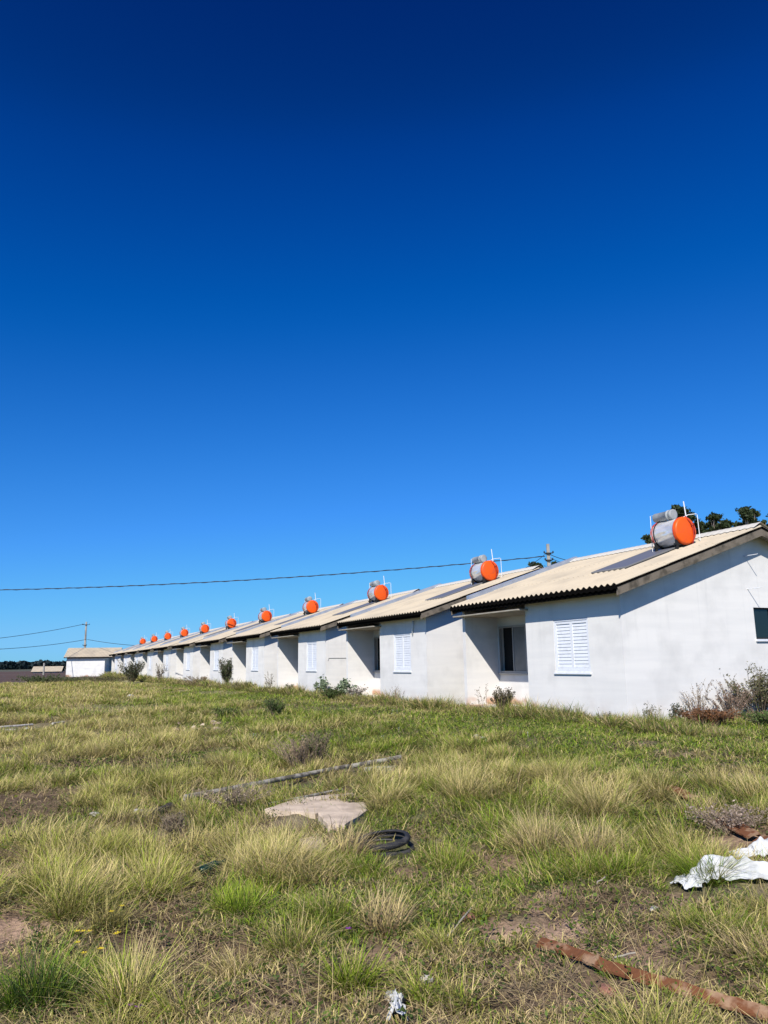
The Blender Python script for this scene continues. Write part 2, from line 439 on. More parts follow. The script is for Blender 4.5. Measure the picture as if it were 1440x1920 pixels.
# ground sheet
def build_ground():
    az = np.concatenate([np.linspace(-0.72, 0.72, 620), np.linspace(0.72, 2 * math.pi - 0.72, 90)[1:-1]])
    rr = np.concatenate([[0.02], np.geomspace(0.6, 14, 300), np.geomspace(14, 4500, 150)[1:]])
    A, Rr = np.meshgrid(az, rr)
    X = Rr * np.sin(A); Y = Rr * np.cos(A)
    Z = ground_z(X, Y)
    near = 1 - sstep(9, 22, Rr)
    bare, green, tus, s, d = zones(X, Y)
    Z = Z + (fbm(X * 9, Y * 9, 91, 3) - 0.5) * 0.06 * near * (1 - sstep(9.5, 10.5, d)) - bare * 0.015
    na, nr = len(az), len(rr)
    soil = np.array([0.24, 0.16, 0.105]); dark = np.array([0.10, 0.072, 0.045]); pink = np.array([0.40, 0.27, 0.185])
    thatch = np.array([0.24, 0.20, 0.12]); grn = np.array([0.085, 0.105, 0.035]); straw = np.array([0.40, 0.34, 0.17])
    n1 = fbm(X * 3.1, Y * 3.1, 31, 4)[..., None]; n2 = fbm(X * 0.8, Y * 0.8, 33, 3)[..., None]
    c = thatch * (1 - sstep(.35, .65, n1)) + dark * sstep(.35, .65, n1)
    g = green[..., None]; c = c * (1 - 0.7 * g) + grn * 0.7 * g
    b = bare[..., None]
    pk = np.zeros_like(X)
    for p, r in PINKP: pk = np.maximum(pk, ellip(X, Y, p.x, p.y, r))
    pk = (pk * sstep(.35, .6, n1[..., 0] * .5 + n2[..., 0] * .5))[..., None]
    bs = np.array([.15, .105, .062]) * (1 - sstep(.4, .62, n2)) + soil * sstep(.4, .62, n2)
    bs = bs * (1 - pk) + pink * pk; bs = bs * (0.7 + 0.9 * n1)
    c = c * (1 - b) + bs * b
    far = sstep(14, 40, Rr)[..., None]
    c = c * (1 - far) + (straw * (1 - g * .6) + grn * g * .6) * far * (0.8 + 0.4 * n1)
    # ploughed field and pasture far to the left
    S = (X * R_AX[0] + Y * R_AX[1]); D = (X * N_AX[0] + Y * N_AX[1])
    field = (sstep(66, 80, Y + 5 * (vnoise(X * .2, Y * .1, 6) - .5)) * (1 - sstep(-.36, -.33, X / np.maximum(Y, 1))))[..., None]
    strips = 0.75 + 0.5 * vnoise(X * 0.01, Y * 0.08, 5)[..., None]
    c = c * (1 - field) + np.array([0.105, 0.072, 0.060]) * strips * field
    past = sstep(330, 380, Rr)[..., None]
    c = c * (1 - past) + np.array([0.105, 0.105, 0.075]) * strips * past
    V = np.stack([X, Y, Z], -1).reshape(-1, 3)
    i = np.arange(nr - 1)[:, None]; j = np.arange(na)[None]
    jn = (j + 1) % na
    Q = np.stack([i * na + j, i * na + jn, (i + 1) * na + jn, (i + 1) * na + j], -1).reshape(-1, 4)
    m = attr_mat('soil', 0, 0.95, 0.1)
    N, L = m.node_tree.nodes, m.node_tree.links
    p = N['Principled BSDF']; tc = N.new('ShaderNodeTexCoord')
    nz = N.new('ShaderNodeTexNoise'); nz.inputs['Scale'].default_value = 28; nz.inputs['Detail'].default_value = 8; nz.inputs['Roughness'].default_value = 0.7
    L.new(tc.outputs['Object'], nz.inputs['Vector'])
    mr = N.new('ShaderNodeMapRange'); mr.inputs[1].default_value = 0.25; mr.inputs[2].default_value = 0.75; mr.inputs[3].default_value = 0.45; mr.inputs[4].default_value = 1.6
    L.new(nz.outputs['Fac'], mr.inputs[0])
    vm = N.new('ShaderNodeVectorMath'); vm.operation = 'SCALE'
    at = [n for n in N if n.type == 'ATTRIBUTE'][0]
    L.new(at.outputs['Color'], vm.inputs[0]); L.new(mr.outputs[0], vm.inputs['Scale']); L.new(vm.outputs[0], p.inputs['Base Color'])
    bp = N.new('ShaderNodeBump'); bp.inputs['Strength'].default_value = 0.9; bp.inputs['Distance'].default_value = 0.03
    L.new(nz.outputs['Fac'], bp.inputs['Height']); L.new(bp.outputs[0], p.inputs['Normal'])
    o = np_mesh('ground', V, Q[:, ::-1], None, c.reshape(-1, 3), m, smooth=True)
    tag(o, kind='structure')
build_ground()

# ------------------------------------------------------------------ the house
HW = 2.99          # half width of the walls
HD = 7.76          # depth
XL, XR = -3.03, 3.32
EY, EZ = -0.36, 2.60      # eave line (top of the sheets)
RY = HD / 2
SL = 0.333
RZ = EZ + SL * (RY - EY)

def wall_panel(mb, p0, ux, thick, w, h, holes, mi=0, z0=-0.3):
    """vertical wall from p0 along ux (unit 2-vector), thickness to the left-hand normal 'thick' (2-vector), with rectangular holes (a0,a1,z0,z1)"""
    xs = sorted({0, w} | {v for q in holes for v in q[:2]}); zs = sorted({z0, h} | {v for q in holes for v in q[2:]})
    def P(a, z, t): return (p0[0] + ux[0] * a + thick[0] * t, p0[1] + ux[1] * a + thick[1] * t, z)
    def inh(a, z): return any(q[0] < a < q[1] and q[2] < z < q[3] for q in holes)
    for i in range(len(xs) - 1):
        for j in range(len(zs) - 1):
            a0, a1, b0, b1 = xs[i], xs[i + 1], zs[j], zs[j + 1]
            if inh((a0 + a1) / 2, (b0 + b1) / 2): continue
            for t in (0, 1): mb.add([P(a0, b0, t), P(a1, b0, t), P(a1, b1, t), P(a0, b1, t)], [(0, 1, 2, 3)], mi)
    for q in holes + [(0, w, z0, h)]:
        a0, a1, b0, b1 = q
        for (u, v) in (((a0, b0), (a1, b0)), ((a1, b0), (a1, b1)), ((a1, b1), (a0, b1)), ((a0, b1), (a0, b0))):
            mb.add([P(*u, 0), P(*v, 0), P(*v, 1), P(*u, 1)], [(0, 1, 2, 3)], mi)

def roof_underside(y): return EZ + SL * (min(y, 2 * RY - y) - EY) - 0.075

def corrugated(mb, y_a, y_b, zf, x0=XL, x1=XR, amp=0.023, pitch=0.177, thick=0.007):
    nx = int((x1 - x0) / pitch * 8)
    xs = [x0 + (x1 - x0) * i / nx for i in range(nx + 1)]
    vs = []
    for y in (y_a, y_b):
        for dz in (0, -thick):
            for x in xs: vs.append((x, y, zf(y) + dz + amp * (math.sin(2 * math.pi * (x - x0) / pitch - math.pi / 2)) - amp))
    n = nx + 1; fs = []
    for i in range(nx):
        fs += [(i, i + 1, 2 * n + i + 1, 2 * n + i), (n + i, 3 * n + i, 3 * n + i + 1, n + i + 1), (i, n + i, n + i + 1, i + 1), (2 * n + i, 2 * n + i + 1, 3 * n + i + 1, 3 * n + i)]
    mb.add(vs, fs)

def build_house(name='house'):
    h = empty(name)
    w = MB()
    T = 0.13
    top = roof_underside(0) + 0.02
    # front wall right of the porch, with the shutter opening
    wall_panel(w, (-0.17, 0), (1, 0), (0, T), HW + 0.17, top, [(1.02, 2.17, 0.89, 2.02)])
    # porch: far wing wall, back wall with window, inner return
    w.box(-HW, -HW + T, 0, 1.02, -0.3, top)
    wall_panel(w, (-HW + T, 1.02), (1, 0), (0, T), HW - T - 0.17 + T, top + 0.3, [(0.07, 1.30, 0.85, 2.06)])
    w.box(-0.17, -0.17 + T, T, 1.02, -0.3, top + 0.0)
    # gable walls
    for sgn, holes in ((1, [(3.62, 4.72, 1.54, 2.22)]), (-1, [(3.62, 4.72, 1.54, 2.22)])):
        x = sgn * HW
        y0 = T if sgn > 0 else 1.02
        hh = 2.30
        wall_panel(w, (x, y0), (0, 1), (-sgn * T, 0), HD - T - y0, hh, [(a + T - y0, b + T - y0, c, d) for a, b, c, d in holes])
        pts = [(y0, hh), (y0, roof_underside(y0)), (RY, roof_underside(RY)), (HD - T, roof_underside(HD - T)), (HD - T, hh)]
        vs = [(x, y, z) for y, z in pts] + [(x - sgn * T, y, z) for y, z in pts]
        w.add(vs, [(0, 1, 2, 3, 4), (9, 8, 7, 6, 5), (0, 5, 6, 1), (1, 6, 7, 2), (2, 7, 8, 3), (3, 8, 9, 4)])
    w.box(-HW, HW, HD - T, HD, -0.3, top)
    w.box(-HW + T, -0.17, 0.02, 1.0, -0.3, 0.06)   # porch step
    wall = w.build('wall', M['wall'], h)
    # near-black lining: the shade of the unlit rooms put into its colour
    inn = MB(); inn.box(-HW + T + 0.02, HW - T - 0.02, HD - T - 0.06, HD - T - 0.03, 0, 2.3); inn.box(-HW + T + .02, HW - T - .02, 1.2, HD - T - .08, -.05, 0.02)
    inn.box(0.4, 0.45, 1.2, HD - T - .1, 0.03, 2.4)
    inn.box(-HW + T + 0.01, -0.2, 1.165, 1.19, 0.05, 2.42)  # added black sheet behind the porch window, in place of the dark room
    inn.build('room_shade_lining', M['darkin'], h)
    # porch ceiling board
    c = MB(); c.box(-HW + 0.01, -0.05, -0.30, 1.01, 2.30, 2.33); c.build('porch_ceiling', M['wood_pale'], h)
    # roof sheets in three courses a side
    r = MB(); ln = RY - EY
    for k in (2, 1, 0):
        a, b = EY + ln * k / 3 - (0.07 if k else 0), EY + ln * (k + 1) / 3
        zf = lambda y, a=a, b=b: EZ + SL * (y - EY) + 0.009 * (b - y) / (b - a) 
        corrugated(r, a, b, zf)
        corrugated(r, 2 * RY - a, 2 * RY - b, lambda y, zf=zf: zf(2 * RY - y))
    roof = r.build('roof', M['roof'], h, smooth=False)
    # ridge cap
    rc = MB(); nx = int((XR - XL) / 0.177 * 6); vs = []
    prof = [(-0.26, -0.26 * SL + 0.006), (-0.10, -0.10 * SL + 0.04), (0, 0.055), (0.10, -0.10 * SL + 0.04), (0.26, -0.26 * SL + 0.006)]
    for i in range(nx + 1):
        x = XL - 0.0 + (XR - XL) * i / nx
        wv = 0.018 * math.sin(2 * math.pi * (x - XL) / 0.177 - math.pi / 2)
        for k, (dy, dz) in enumerate(prof): vs.append((x, RY + dy, RZ + dz + (wv * .35 if k in (0, 4) else wv * .12)))
    fs = [(i * 5 + k, (i + 1) * 5 + k, (i + 1) * 5 + k + 1, i * 5 + k + 1) for i in range(nx) for k in range(4)]
    rc.add(vs, fs); rc.build('ridge_cap', M['ridge'], roof, smooth=True)
    # metal verge capping standing on the far edge
    vc = MB()
    for (ya, yb) in ((EY + 0.55, RY), (2 * RY - EY - 0.55, RY)):
        za = EZ + SL * ((ya if ya < RY else 2 * RY - ya) - EY); zb = RZ
        for (xa, xb, d0, d1) in ((XL - 0.02, XL + 0.12, -0.06, 0.10),):
            vs = [(x, y, z + d) for (y, z) in ((ya, za), (yb, zb)) for x in (xa, xb) for d in (d0, d1)]
            vc.add(vs, [(0, 1, 3, 2), (4, 6, 7, 5), (0, 4, 5, 1), (2, 3, 7, 6), (0, 2, 6, 4), (1, 5, 7, 3)])
    vc.build('verge_capping', M['galv'], roof)
    # black closure strip under the sheets: scalloped at the eave, straight up the verges
    e = MB(); n = nx
    for yy, sg in ((EY + 0.006, 1), (2 * RY - EY - 0.006, -1)):
        vs = []
        for i in range(n + 1):
            x = XL + 0.01 + (XR - XL - 0.02) * i / n
            wv = 0.026 * math.sin(2 * math.pi * (x - XL) / 0.177 - math.pi / 2) - 0.026
            for y in (yy, yy + sg * 0.03):
                vs.append((x, y, EZ + SL * 0.0 + wv - 0.006 + (SL * 0.03 if y != yy else 0)))
                vs.append((x, y, EZ - 0.105 + wv * 0.55))
        fs = []
        for i in range(n):
            a, b = i * 4, (i + 1) * 4
            fs += [(a, a + 1, b + 1, b), (a + 2, b + 2, b + 3, a + 3), (a, b, b + 2, a + 2), (a + 1, a + 3, b + 3, b + 1)]
        fs += [(0, 2, 3, 1), (n * 4, n * 4 + 1, n * 4 + 3, n * 4 + 2)]
        e.add(vs, fs)
    for x0, x1 in ((XL + 0.015, XL + 0.05), (XR - 0.05, XR - 0.012)):
        for ya in (EY + 0.05, 2 * RY - EY - 0.05):
            za = EZ + SL * 0.05
            vs = [(x, y, z + d) for (y, z) in ((ya, za), (RY, RZ)) for x in (x0, x1) for d in (-0.092, -0.05)]
            e.add(vs, [(0, 1, 3, 2), (4, 6, 7, 5), (0, 4, 5, 1), (2, 3, 7, 6), (0, 2, 6, 4), (1, 5, 7, 3)])
    e.build('roof_closure', M['tar'], roof)
    # barge boards
    for x0, x1 in ((XL + 0.03, XL + 0.055), (XR - 0.045, XR - 0.018)):
        for ya in (EY + 0.03, 2 * RY - EY - 0.03):
            b = MB(); yb = RY
            vs = [(x, y, z + d) for (y, z) in ((ya, EZ + SL * .03), (yb, RZ)) for x in (x0, x1) for d in (-0.25, -0.093)]
            b.add(vs, [(0, 1, 3, 2), (4, 6, 7, 5), (0, 4, 5, 1), (2, 3, 7, 6), (0, 2, 6, 4), (1, 5, 7, 3)])
            b.build('barge_board', M['wood'], h)
    # soffit boards under the verge overhang (pale) and rafters ends
    so = MB()
    for ya in (EY + 0.06, 2 * RY - EY - 0.06):
        vs = [(x, y, z + d) for (y, z) in ((ya, EZ + SL * .06), (RY, RZ)) for x in (HW + 0.002, XR - 0.05) for d in (-0.135, -0.118)]
        so.add(vs, [(0, 1, 3, 2), (4, 6, 7, 5), (0, 4, 5, 1), (2, 3, 7, 6), (0, 2, 6, 4), (1, 5, 7, 3)])
    so.build('soffit', M['wood_pale'], h)
    pf = MB()
    pf.box(XL + .06, XR - .06, EY + .045, EY + .07, EZ - .19, EZ - .08)
    pf.build('fascia_board', M['tar'], h)
    # shutter window: two leaves of slats, frame and sill
    fr = MB(); X0, X1, Z0, Z1 = 0.85, 2.0, 0.89, 2.02
    fr.box(X0 + .002, X0 + .04, 0.01, 0.07, Z0, Z1); fr.box(X1 - .04, X1 - .002, 0.01, 0.07, Z0, Z1)
    fr.box(X0 + .04, X1 - .04, 0.01, 0.07, Z1 - .04, Z1 - .002); fr.box(X0 + .04, X1 - .04, 0.01, 0.07, Z0 + .002, Z0 + .05)
    win = fr.build('shutter_window', M['white'], h)
    xm = (X0 + X1) / 2
    for a, b in ((X0 + .042, xm - .004), (xm + .004, X1 - .042)):
        s = MB()
        s.box(a, a + .035, 0.02, 0.05, Z0 + .052, Z1 - .042); s.box(b - .035, b, 0.02, 0.05, Z0 + .052, Z1 - .042)
        s.box(a + .035, b - .035, 0.02, 0.05, Z0 + .052, Z0 + .11); s.box(a + .035, b - .035, 0.02, 0.05, Z1 - .1, Z1 - .042)
        nS = 13; zz0, zz1 = Z0 + .11, Z1 - .1; dz = (zz1 - zz0) / nS
        for i in range(nS):
            z = zz0 + i * dz
            s.add([(a + .035, 0.028, z + .004), (b - .035, 0.028, z + .004), (b - .035, 0.038, z + dz * 0.995), (a + .035, 0.038, z + dz * 0.995),
                   (a + .035, 0.032, z), (b - .035, 0.032, z), (b - .035, 0.042, z + dz * 0.995 + .004), (a + .035, 0.042, z + dz * 0.995 + .004)],
                  [(0, 1, 2, 3), (4, 7, 6, 5), (0, 4, 5, 1), (3, 2, 6, 7)])
        s.box(a + .036, b - .036, 0.052, 0.056, zz0, zz1)
        s.build('shutter_leaf', M['white'], win)
    si = MB(); si.box(X0 - .03, X1 + .03, -0.035, 0.10, Z0 - .035, Z0 - .002); si.build('sill', M['white'], win, bevel=.004)
    # sliding window in the porch
    X0, X1, Z0, Z1 = -HW + T + .07, -HW + T + 1.30, 0.85, 2.06; Y = 0.985
    fr = MB()
    fr.box(X0 + .002, X0 + .03, Y + .01, Y + .09, Z0, Z1); fr.box(X1 - .045, X1 - .002, Y + .01, Y + .09, Z0, Z1)
    fr.box(X0 + .03, X1 - .045, Y + .01, Y + .09, Z1 - .045, Z1 - .002); fr.box(X0 + .03, X1 - .045, Y + .01, Y + .09, Z0 + .002, Z0 + .045)
    win = fr.build('sliding_window', M['frame'], h)
    xm = (X0 + X1) / 2
    g = MB(); g.box(xm + .03, X1 - .05, Y + .035, Y + .04, Z0 + .05, Z1 - .05); g.build('glass_pane', M['glass'], win)
    g = MB(); g.box(xm - .005, xm + .03, Y + .02, Y + .06, Z0 + .046, Z1 - .046); g.build('mullion', M['frame'], win)
    si = MB(); si.box(X0 - .03, X1 + .03, Y - .03, Y + .005, Z0 - .04, Z0 - .003); si.build('sill', M['frame'], win)
    # gable windows
    for sgn in (1, -1):
        y0, y1, Z0, Z1 = 3.62 + T, 4.72 + T, 1.54, 2.22
        xo = sgn * (HW - .04); xi = sgn * (HW - .09)
        a, b = min(xo, xi), max(xo, xi)
        fr = MB(); fr.box(a, b, y0 + .002, y0 + .035, Z0, Z1); fr.box(a, b, y1 - .035, y1 - .002, Z0, Z1)
        fr.box(a, b, y0 + .035, y1 - .035, Z1 - .035, Z1 - .002); fr.box(a, b, y0 + .035, y1 - .035, Z0 + .002, Z0 + .035)
        fr.box(a, b, (y0 + y1) / 2 - .015, (y0 + y1) / 2 + .015, Z0 + .035, Z1 - .035)
        gw = fr.build('gable_window', M['black'], h)
        g = MB(); g.box((a + b) / 2 - .003, (a + b) / 2 + .003, y0 + .036, y1 - .036, Z0 + .036, Z1 - .036); g.build('glass_pane', M['darkglass'], gw)
        si = MB(); xx = sorted((sgn * (HW + .04), sgn * (HW - .1))); si.box(xx[0], xx[1], y0 - .03, y1 + .03, Z0 - .05, Z0 - .003); si.build('sill', M['white'], gw)
    # bare wires sticking out of the gable for the services
    for z in (2.62, 3.34):
        b = MB(); y = RY - 0.25
        b.tube([(HW - .02, y, z), (HW + 0.34, y, z + .0), (HW + .352, y, z + .012)], .008, 6)
        b.build('wall_bracket', M['white'], h)
    return h

M['wood_pale'] = mat('pale_board', (0.42, 0.38, 0.31), 0.85, noise=(4, (0.30, 0.26, 0.20), 0.4, 0.7))
M['glass'] = mat('dusty_glass', (0.17, 0.17, 0.165), 0.3, spec=0.3, noise=(4, (0.25, 0.25, 0.24), 0.3, 0.8))
M['darkglass'] = mat('dark_glass', (0.012, 0.02, 0.022), 0.08, spec=0.5)

ORD = ['', 'second', 'third', 'fourth', 'fifth', 'sixth', 'seventh', 'eighth', 'ninth', 'tenth']
def house_label(i, n):
    if i == 0: return 'nearest white house at the right edge, its gable wall in full view'
    if i == n - 1: return 'farthest white house of the row, next to the house turned sideways'
    if i == 1: return 'second white house from the right, with a pipe stub above its shutter'
    return ORD[i] + ' white house from the right in the long row with beige corrugated roofs'
NH = 11
S_C, D_W, Z_H = 11.74 + HW, 10.75, 0.45
def sd_world(s, d, z=0.0):
    p = R_AX * s + N_AX * d
    return (float(p[0]), float(p[1]), z)
HROT = math.atan2(-R_AX[1], -R_AX[0])
house0 = build_house()
houses = []
for i in range(NH):
    h = house0 if i == 0 else copy_tree(house0)
    h.location = sd_world(S_C + 8.0 * i, D_W, Z_H); h.rotation_euler = (0, 0, HROT)
    tag(h, house_label(i, NH), 'house', 'white houses with beige roofs in a row')
    houses.append(h)
# conduit under the eave of the second house
pm = MB(); pm.tube([(2.28, -.05, 2.36), (2.26, -.06, 2.2), (2.18, -.03, 2.1), (2.17, -.02, 1.95)], .022, 8); pm.build('drain_pipe', M['pvc'], houses[1], smooth=True)
# thin grey tube standing in for a wire's shadow on the third house's gable
pm = MB(); pm.tube([(HW + .01, 1.9, 1.35), (HW + .012, .12, 1.36), (HW + .012, .1, 1.3), (2.8, -.012, 0.7), (2.76, -.012, 0.3)], .009, 6); pm.build('cable', M['frame'], houses[2])

# ------------------------------------------------------------------ solar water heater
def build_heater():
    """local frame as the house's: x to the right along the eaves, y up the slope; origin on the roof under the tank"""
    t = empty('water_heater')
    R = 0.325; L0, L1 = -0.42, 0.36; cz = 0.365
    st = MB(); n = 72; rng = random.Random(5); prof = 26; vs = []
    ph = [rng.uniform(-1, 1) for _ in range(n)]
    for i in range(prof):
        x = L0 + (L1 - L0) * i / (prof - 1)
        for k in range(n):
            w = 2 * math.pi * k / n
            rr = R - 0.012 + 0.009 * math.sin(9 * w + 3 * math.sin(4 * x) + ph[k] * .9) + 0.005 * math.sin(19 * w + 6 * x + ph[k])
            vs.append((x, rr * math.cos(w), cz + rr * math.sin(w)))
    st.add(vs, [(i * n + k, i * n + (k + 1) % n, (i + 1) * n + (k + 1) % n, (i + 1) * n + k) for i in range(prof - 1) for k in range(n)])
    st.build('tank', M['steel'], t, smooth=True)
    for sg, xe in ((1, L1), (-1, L0)):
        bg = 1 if sg > 0 else .2
        Ro = R; R = R if sg > 0 else R - .016
        c = MB(); c.lathe([(xe - sg * (.05 if sg > 0 else .004), R + .004), (xe + sg * .01, R + .008), (xe + sg * .025 * bg, R + .006), (xe + sg * .045 * bg, R - .012), (xe + sg * .052 * bg, R - .03), (xe + sg * .056 * bg, R - .05), (xe + sg * .075 * bg, .12), (xe + sg * .08 * bg, .001)], 56, 'x', (0, 0, cz))
        cap = c.build('end_cap', M['orange'], t, smooth=True); R = Ro - (.006 if sg < 0 else 0)
        rm = MB(); rm.lathe([(xe - sg * .062, R + .001), (xe - sg * .06, R + .014), (xe - sg * .045, R + .014), (xe - sg * .043, R + .001)], 56, 'x', (0, 0, cz)); rm.build('rim', M['redrim'], cap, smooth=True); R = Ro
    # hose curling over the near cap
    hs = MB(); hs.tube([(L1 + .03, .02, cz + .35), (L1 + .065, .05, cz + .27), (L1 + .08, .11, cz + .20), (L1 + .085, .17, cz + .08), (L1 + .085, .19, cz - .08), (L1 + .075, .18, cz - .22), (L1 + .04, .15, cz - .33)], .014, 8)
    hs.tube([(L1 + .09, .12, cz + .12), (L1 + .10, .15, cz + .18), (L1 + .095, .20, cz + .17), (L1 + .085, .22, cz + .06), (L1 + .07, .24, cz - .08)], .011, 8)
    hs.build('hose', M['redrim'], t, smooth=True)
    # straps and feet
    fo = MB()
    for x in (L0 + .07, L1 - .06):
        fo.box(x - .025, x + .025, -.26, -.20, -.06, .16); fo.box(x - .025, x + .025, .20, .26, .0, .16)
        fo.box(x - .03, x + .03, -.30, .30, .025, .06)
    fo.lathe([(L0 + .10, R + .003), (L0 + .10, R + .008), (L0 + .13, R + .008), (L0 + .13, R + .003)], 48, 'x', (0, 0, cz))
    fo.build('support', M['black'], t)
    # small grey header tank on top
    hd = MB(); hx0, hx1, hr = -.46, .14, .112; hc = (0, -.08, cz + R + .105)
    hd.lathe([(hx0, .001), (hx0, hr - .02), (hx0 + .015, hr - .005), (hx0 + .03, hr), (hx1 - .16, hr), (hx1 - .155, hr + .014), (hx1 - .13, hr + .014), (hx1 - .125, hr), (hx1 - .07, hr), (hx1 - .065, hr + .014), (hx1, hr + .014), (hx1 + .01, hr - .015), (hx1 + .012, .001)], 36, 'x', hc)
    hdo = hd.build('header_tank', M['greytank'], t, smooth=True)
    # white pipe loops at both ends
    zt = cz + R + .16
    for pts in ([(L0 + .05, -.12, zt + .02), (L0 - .13, -.14, zt + .02), (L0 - .13, -.16, -.06)], [(L1 - .10, -.02, cz + R - .02), (L1 - .04, .20, cz + R + .08), (L1 - .0, .42, cz + R + .11), (L1 + .0, .45, cz + R + .09), (L1 + .02, .45, .15)]):
        p = MB(); p.tube(pts, .009, 8); p.build('pipe', M['pvc'], t)
    v = MB(); v.tube([(L1 - .12, .22, cz + R - .04), (L1 - .12, .17, cz + R + .42)], [.015, .013], 8); v.build('vent_pipe', M['pvc'], t)
    # flat collector lying on the sheets below the tank (follows the slope)
    def slab(x0, x1, y0, y1, za, zb):
        mb = MB(); vs = [(x, y, SL * y + z) for y in (y0, y1) for x in (x0, x1) for z in (za, zb)]
        mb.add(vs, [(0, 1, 3, 2), (4, 6, 7, 5), (0, 4, 5, 1), (2, 3, 7, 6), (0, 2, 6, 4), (1, 5, 7, 3)]); return mb
    a0, a1, b0, b1 = -1.02, .15, -1.72, .28
    col = MB()
    for q in ((a0, a1, b0, b0 + .05), (a0, a1, b1 - .05, b1), (a0, a0 + .04, b0 + .05, b1 - .05), (a1 - .04, a1, b0 + .05, b1 - .05)):
        s = slab(*q, .010, .040); col.add(s.v, s.f)
    co = col.build('collector_frame', M['collframe'], t)
    g = slab(a0 + .041, a1 - .041, b0 + .051, b1 - .051, .015, .036); g.build('collector_glass', M['collector'], co)
    return t
heater0 = build_heater()
def heater_label(i, n):
    if i == 0: return 'largest orange ended silver water tank, on the nearest roof at the right'
    if i == n - 1: return 'farthest and smallest orange ended water tank, over the last roof of the row'
    return ORD[i] + ' orange ended solar water tank from the right, on the ' + ORD[i] + ' roof from the right'
hrng = random.Random(3)
for i in range(NH):
    t = heater0 if i == 0 else copy_tree(heater0)
    d = 13.45
    s = 12.80 + 8 * i + (hrng.uniform(-.12, .12) if i else 0)
    t.location = sd_world(s, d, Z_H + EZ + SL * (d - D_W - EY)); t.rotation_euler = (0, 0, HROT + (hrng.uniform(-.05, .05) if i else 0)); t.scale = (.95, .95, .95)
    tag(t, heater_label(i, NH), 'water heater', 'solar water heaters on the roofs')

# ------------------------------------------------------------------ houses beyond the row
def far_house(px, py_dist, s, dloc, rot, label, group=None):
    h = copy_tree(house0); h.location = (s, dloc, 0.3); h.rotation_euler = (0, 0, rot); tag(h, label, 'house', group); return h
def build_side_house():
    """house seen from its long side: eaves toward the viewer, open carport at the right end"""
    h = empty('house')
    W, D, E = 6.5, 6.4, 2.5
    sl = 0.36; rz = E + sl * (D / 2 + .4)
    w = MB(); T = .13
    wall_panel(w, (-W / 2, 0), (1, 0), (0, T), 4.9, E, [])
    w.box(-W / 2, -W / 2 + T, T, D - T, -.3, E - .02); w.box(-W / 2, W / 2, D - T, D, -.3, E); w.box(1.52, 1.65, T, D - T, -.3, E - .02)
    w.box(W / 2 - .2, W / 2, 0, .2, -.3, E); w.box(2.5, 2.9, 2.9, 3.1, -.3, 1.5)
    w.add([(x, y, z) for x in (-W / 2, -W / 2 + T) for y, z in ((0, E - .02), (D / 2, rz - .15), (D, E - .02))], [(0, 1, 2), (5, 4, 3), (0, 3, 4, 1), (1, 4, 5, 2)])
    w.build('wall', M['wall'], h)
    r = MB(); x0, x1 = -W / 2 - .35, W / 2 + .3
    for ya, yb in ((-.4, D / 2), (D + .4, D / 2)):
        corrugated(r, ya, yb, lambda y: E + .08 + sl * (min(y, D - y) + .4), x0, x1)
    ro = r.build('roof', M['roof'], h)
    b = MB()
    for xx in (x0 + .02, x1 - .045):
        for ya in (-.38, D + .38):
            vs = [(x, y, z + d) for (y, z) in ((ya, E + .08), (D / 2, rz + .08)) for x in (xx, xx + .025) for d in (-.2, -.06)]
            b.add(vs, [(0, 1, 3, 2), (4, 6, 7, 5), (0, 4, 5, 1), (2, 3, 7, 6), (0, 2, 6, 4), (1, 5, 7, 3)])
    b.build('barge_board', M['wood'], h)
    f = MB(); f.box(x0 + .05, x1 - .05, -.39, -.36, E - .09, E + .02); f.build('roof_closure', M['tar'], ro)
    return h
sh = build_side_house()
def place_view(px, dist, z=0.3):
    d = ray(px, 1250); k = dist / math.hypot(d[0], d[1]); return (d[0] * k, d[1] * k, z)
sh.location = place_view(172, 114, .42); sh.rotation_euler = (0, 0, math.radians(14))
tag(sh, 'white house turned broadside with a dark open porch, beyond the end of the row', 'house')
fh = copy_tree(sh); fh.location = place_view(88, 215, -1.9); fh.rotation_euler = (0, 0, math.radians(16)); fh.scale = (1.0, 1.0, 1.0)
tag(fh, 'low distant house with a beige roof under the dark tree line, leftmost of all', 'house')
fh = copy_tree(house0); fh.location = place_view(128, 165, -.9); fh.rotation_euler = (0, 0, math.radians(-70))
tag(fh, 'distant house whose sloping roof edge shows left of the broadside house', 'house')

# ------------------------------------------------------------------ poles and cables
def build_pole(loc, hgt, label, arms):
    t = empty('utility_pole', loc)
    p = MB(); w0, w1 = .17, .09
    vs = [(sx * w, sy * w * .75, z) for z, w in ((-.5, w0), (hgt, w1)) for sx, sy in ((-1, -1), (1, -1), (1, 1), (-1, 1))]
    p.add(vs, [(0, 1, 5, 4), (1, 2, 6, 5), (2, 3, 7, 6), (3, 0, 4, 7), (4, 5, 6, 7)]); p.build('shaft', M['pole'], t, bevel=.01)
    for (z, ln) in arms:
        a = MB(); a.box(-ln, ln, -.13, -.10, z - .03, z + .03)
        for x in (-ln, ln): a.tube([(x, -.12, z), (x, -.12, z + .13)], [.05, .035], 8)
        a.lathe([(z - .06, .17), (z - .06, .19), (z + .0, .19), (z + .0, .17)], 20, 'z')
        a.build('insulator_bracket', M['black'], t)
    tag(t, label, 'utility pole'); return t
def on_ray(px, py, dist):
    d = ray(px, py); k = dist / math.hypot(d[0], d[1]); return Vector((d[0] * k, d[1] * k, CAM_H + d[2] * k))
top = on_ray(1027, 1020, 50)
pA = build_pole((top.x, top.y, .4), top.z - .4, 'grey concrete utility pole rising behind the nearest roof', [(top.z - 1.0, .28), (top.z - 1.45, .24), (top.z - 2.0, .2)])
top2 = on_ray(162, 1166, 118)
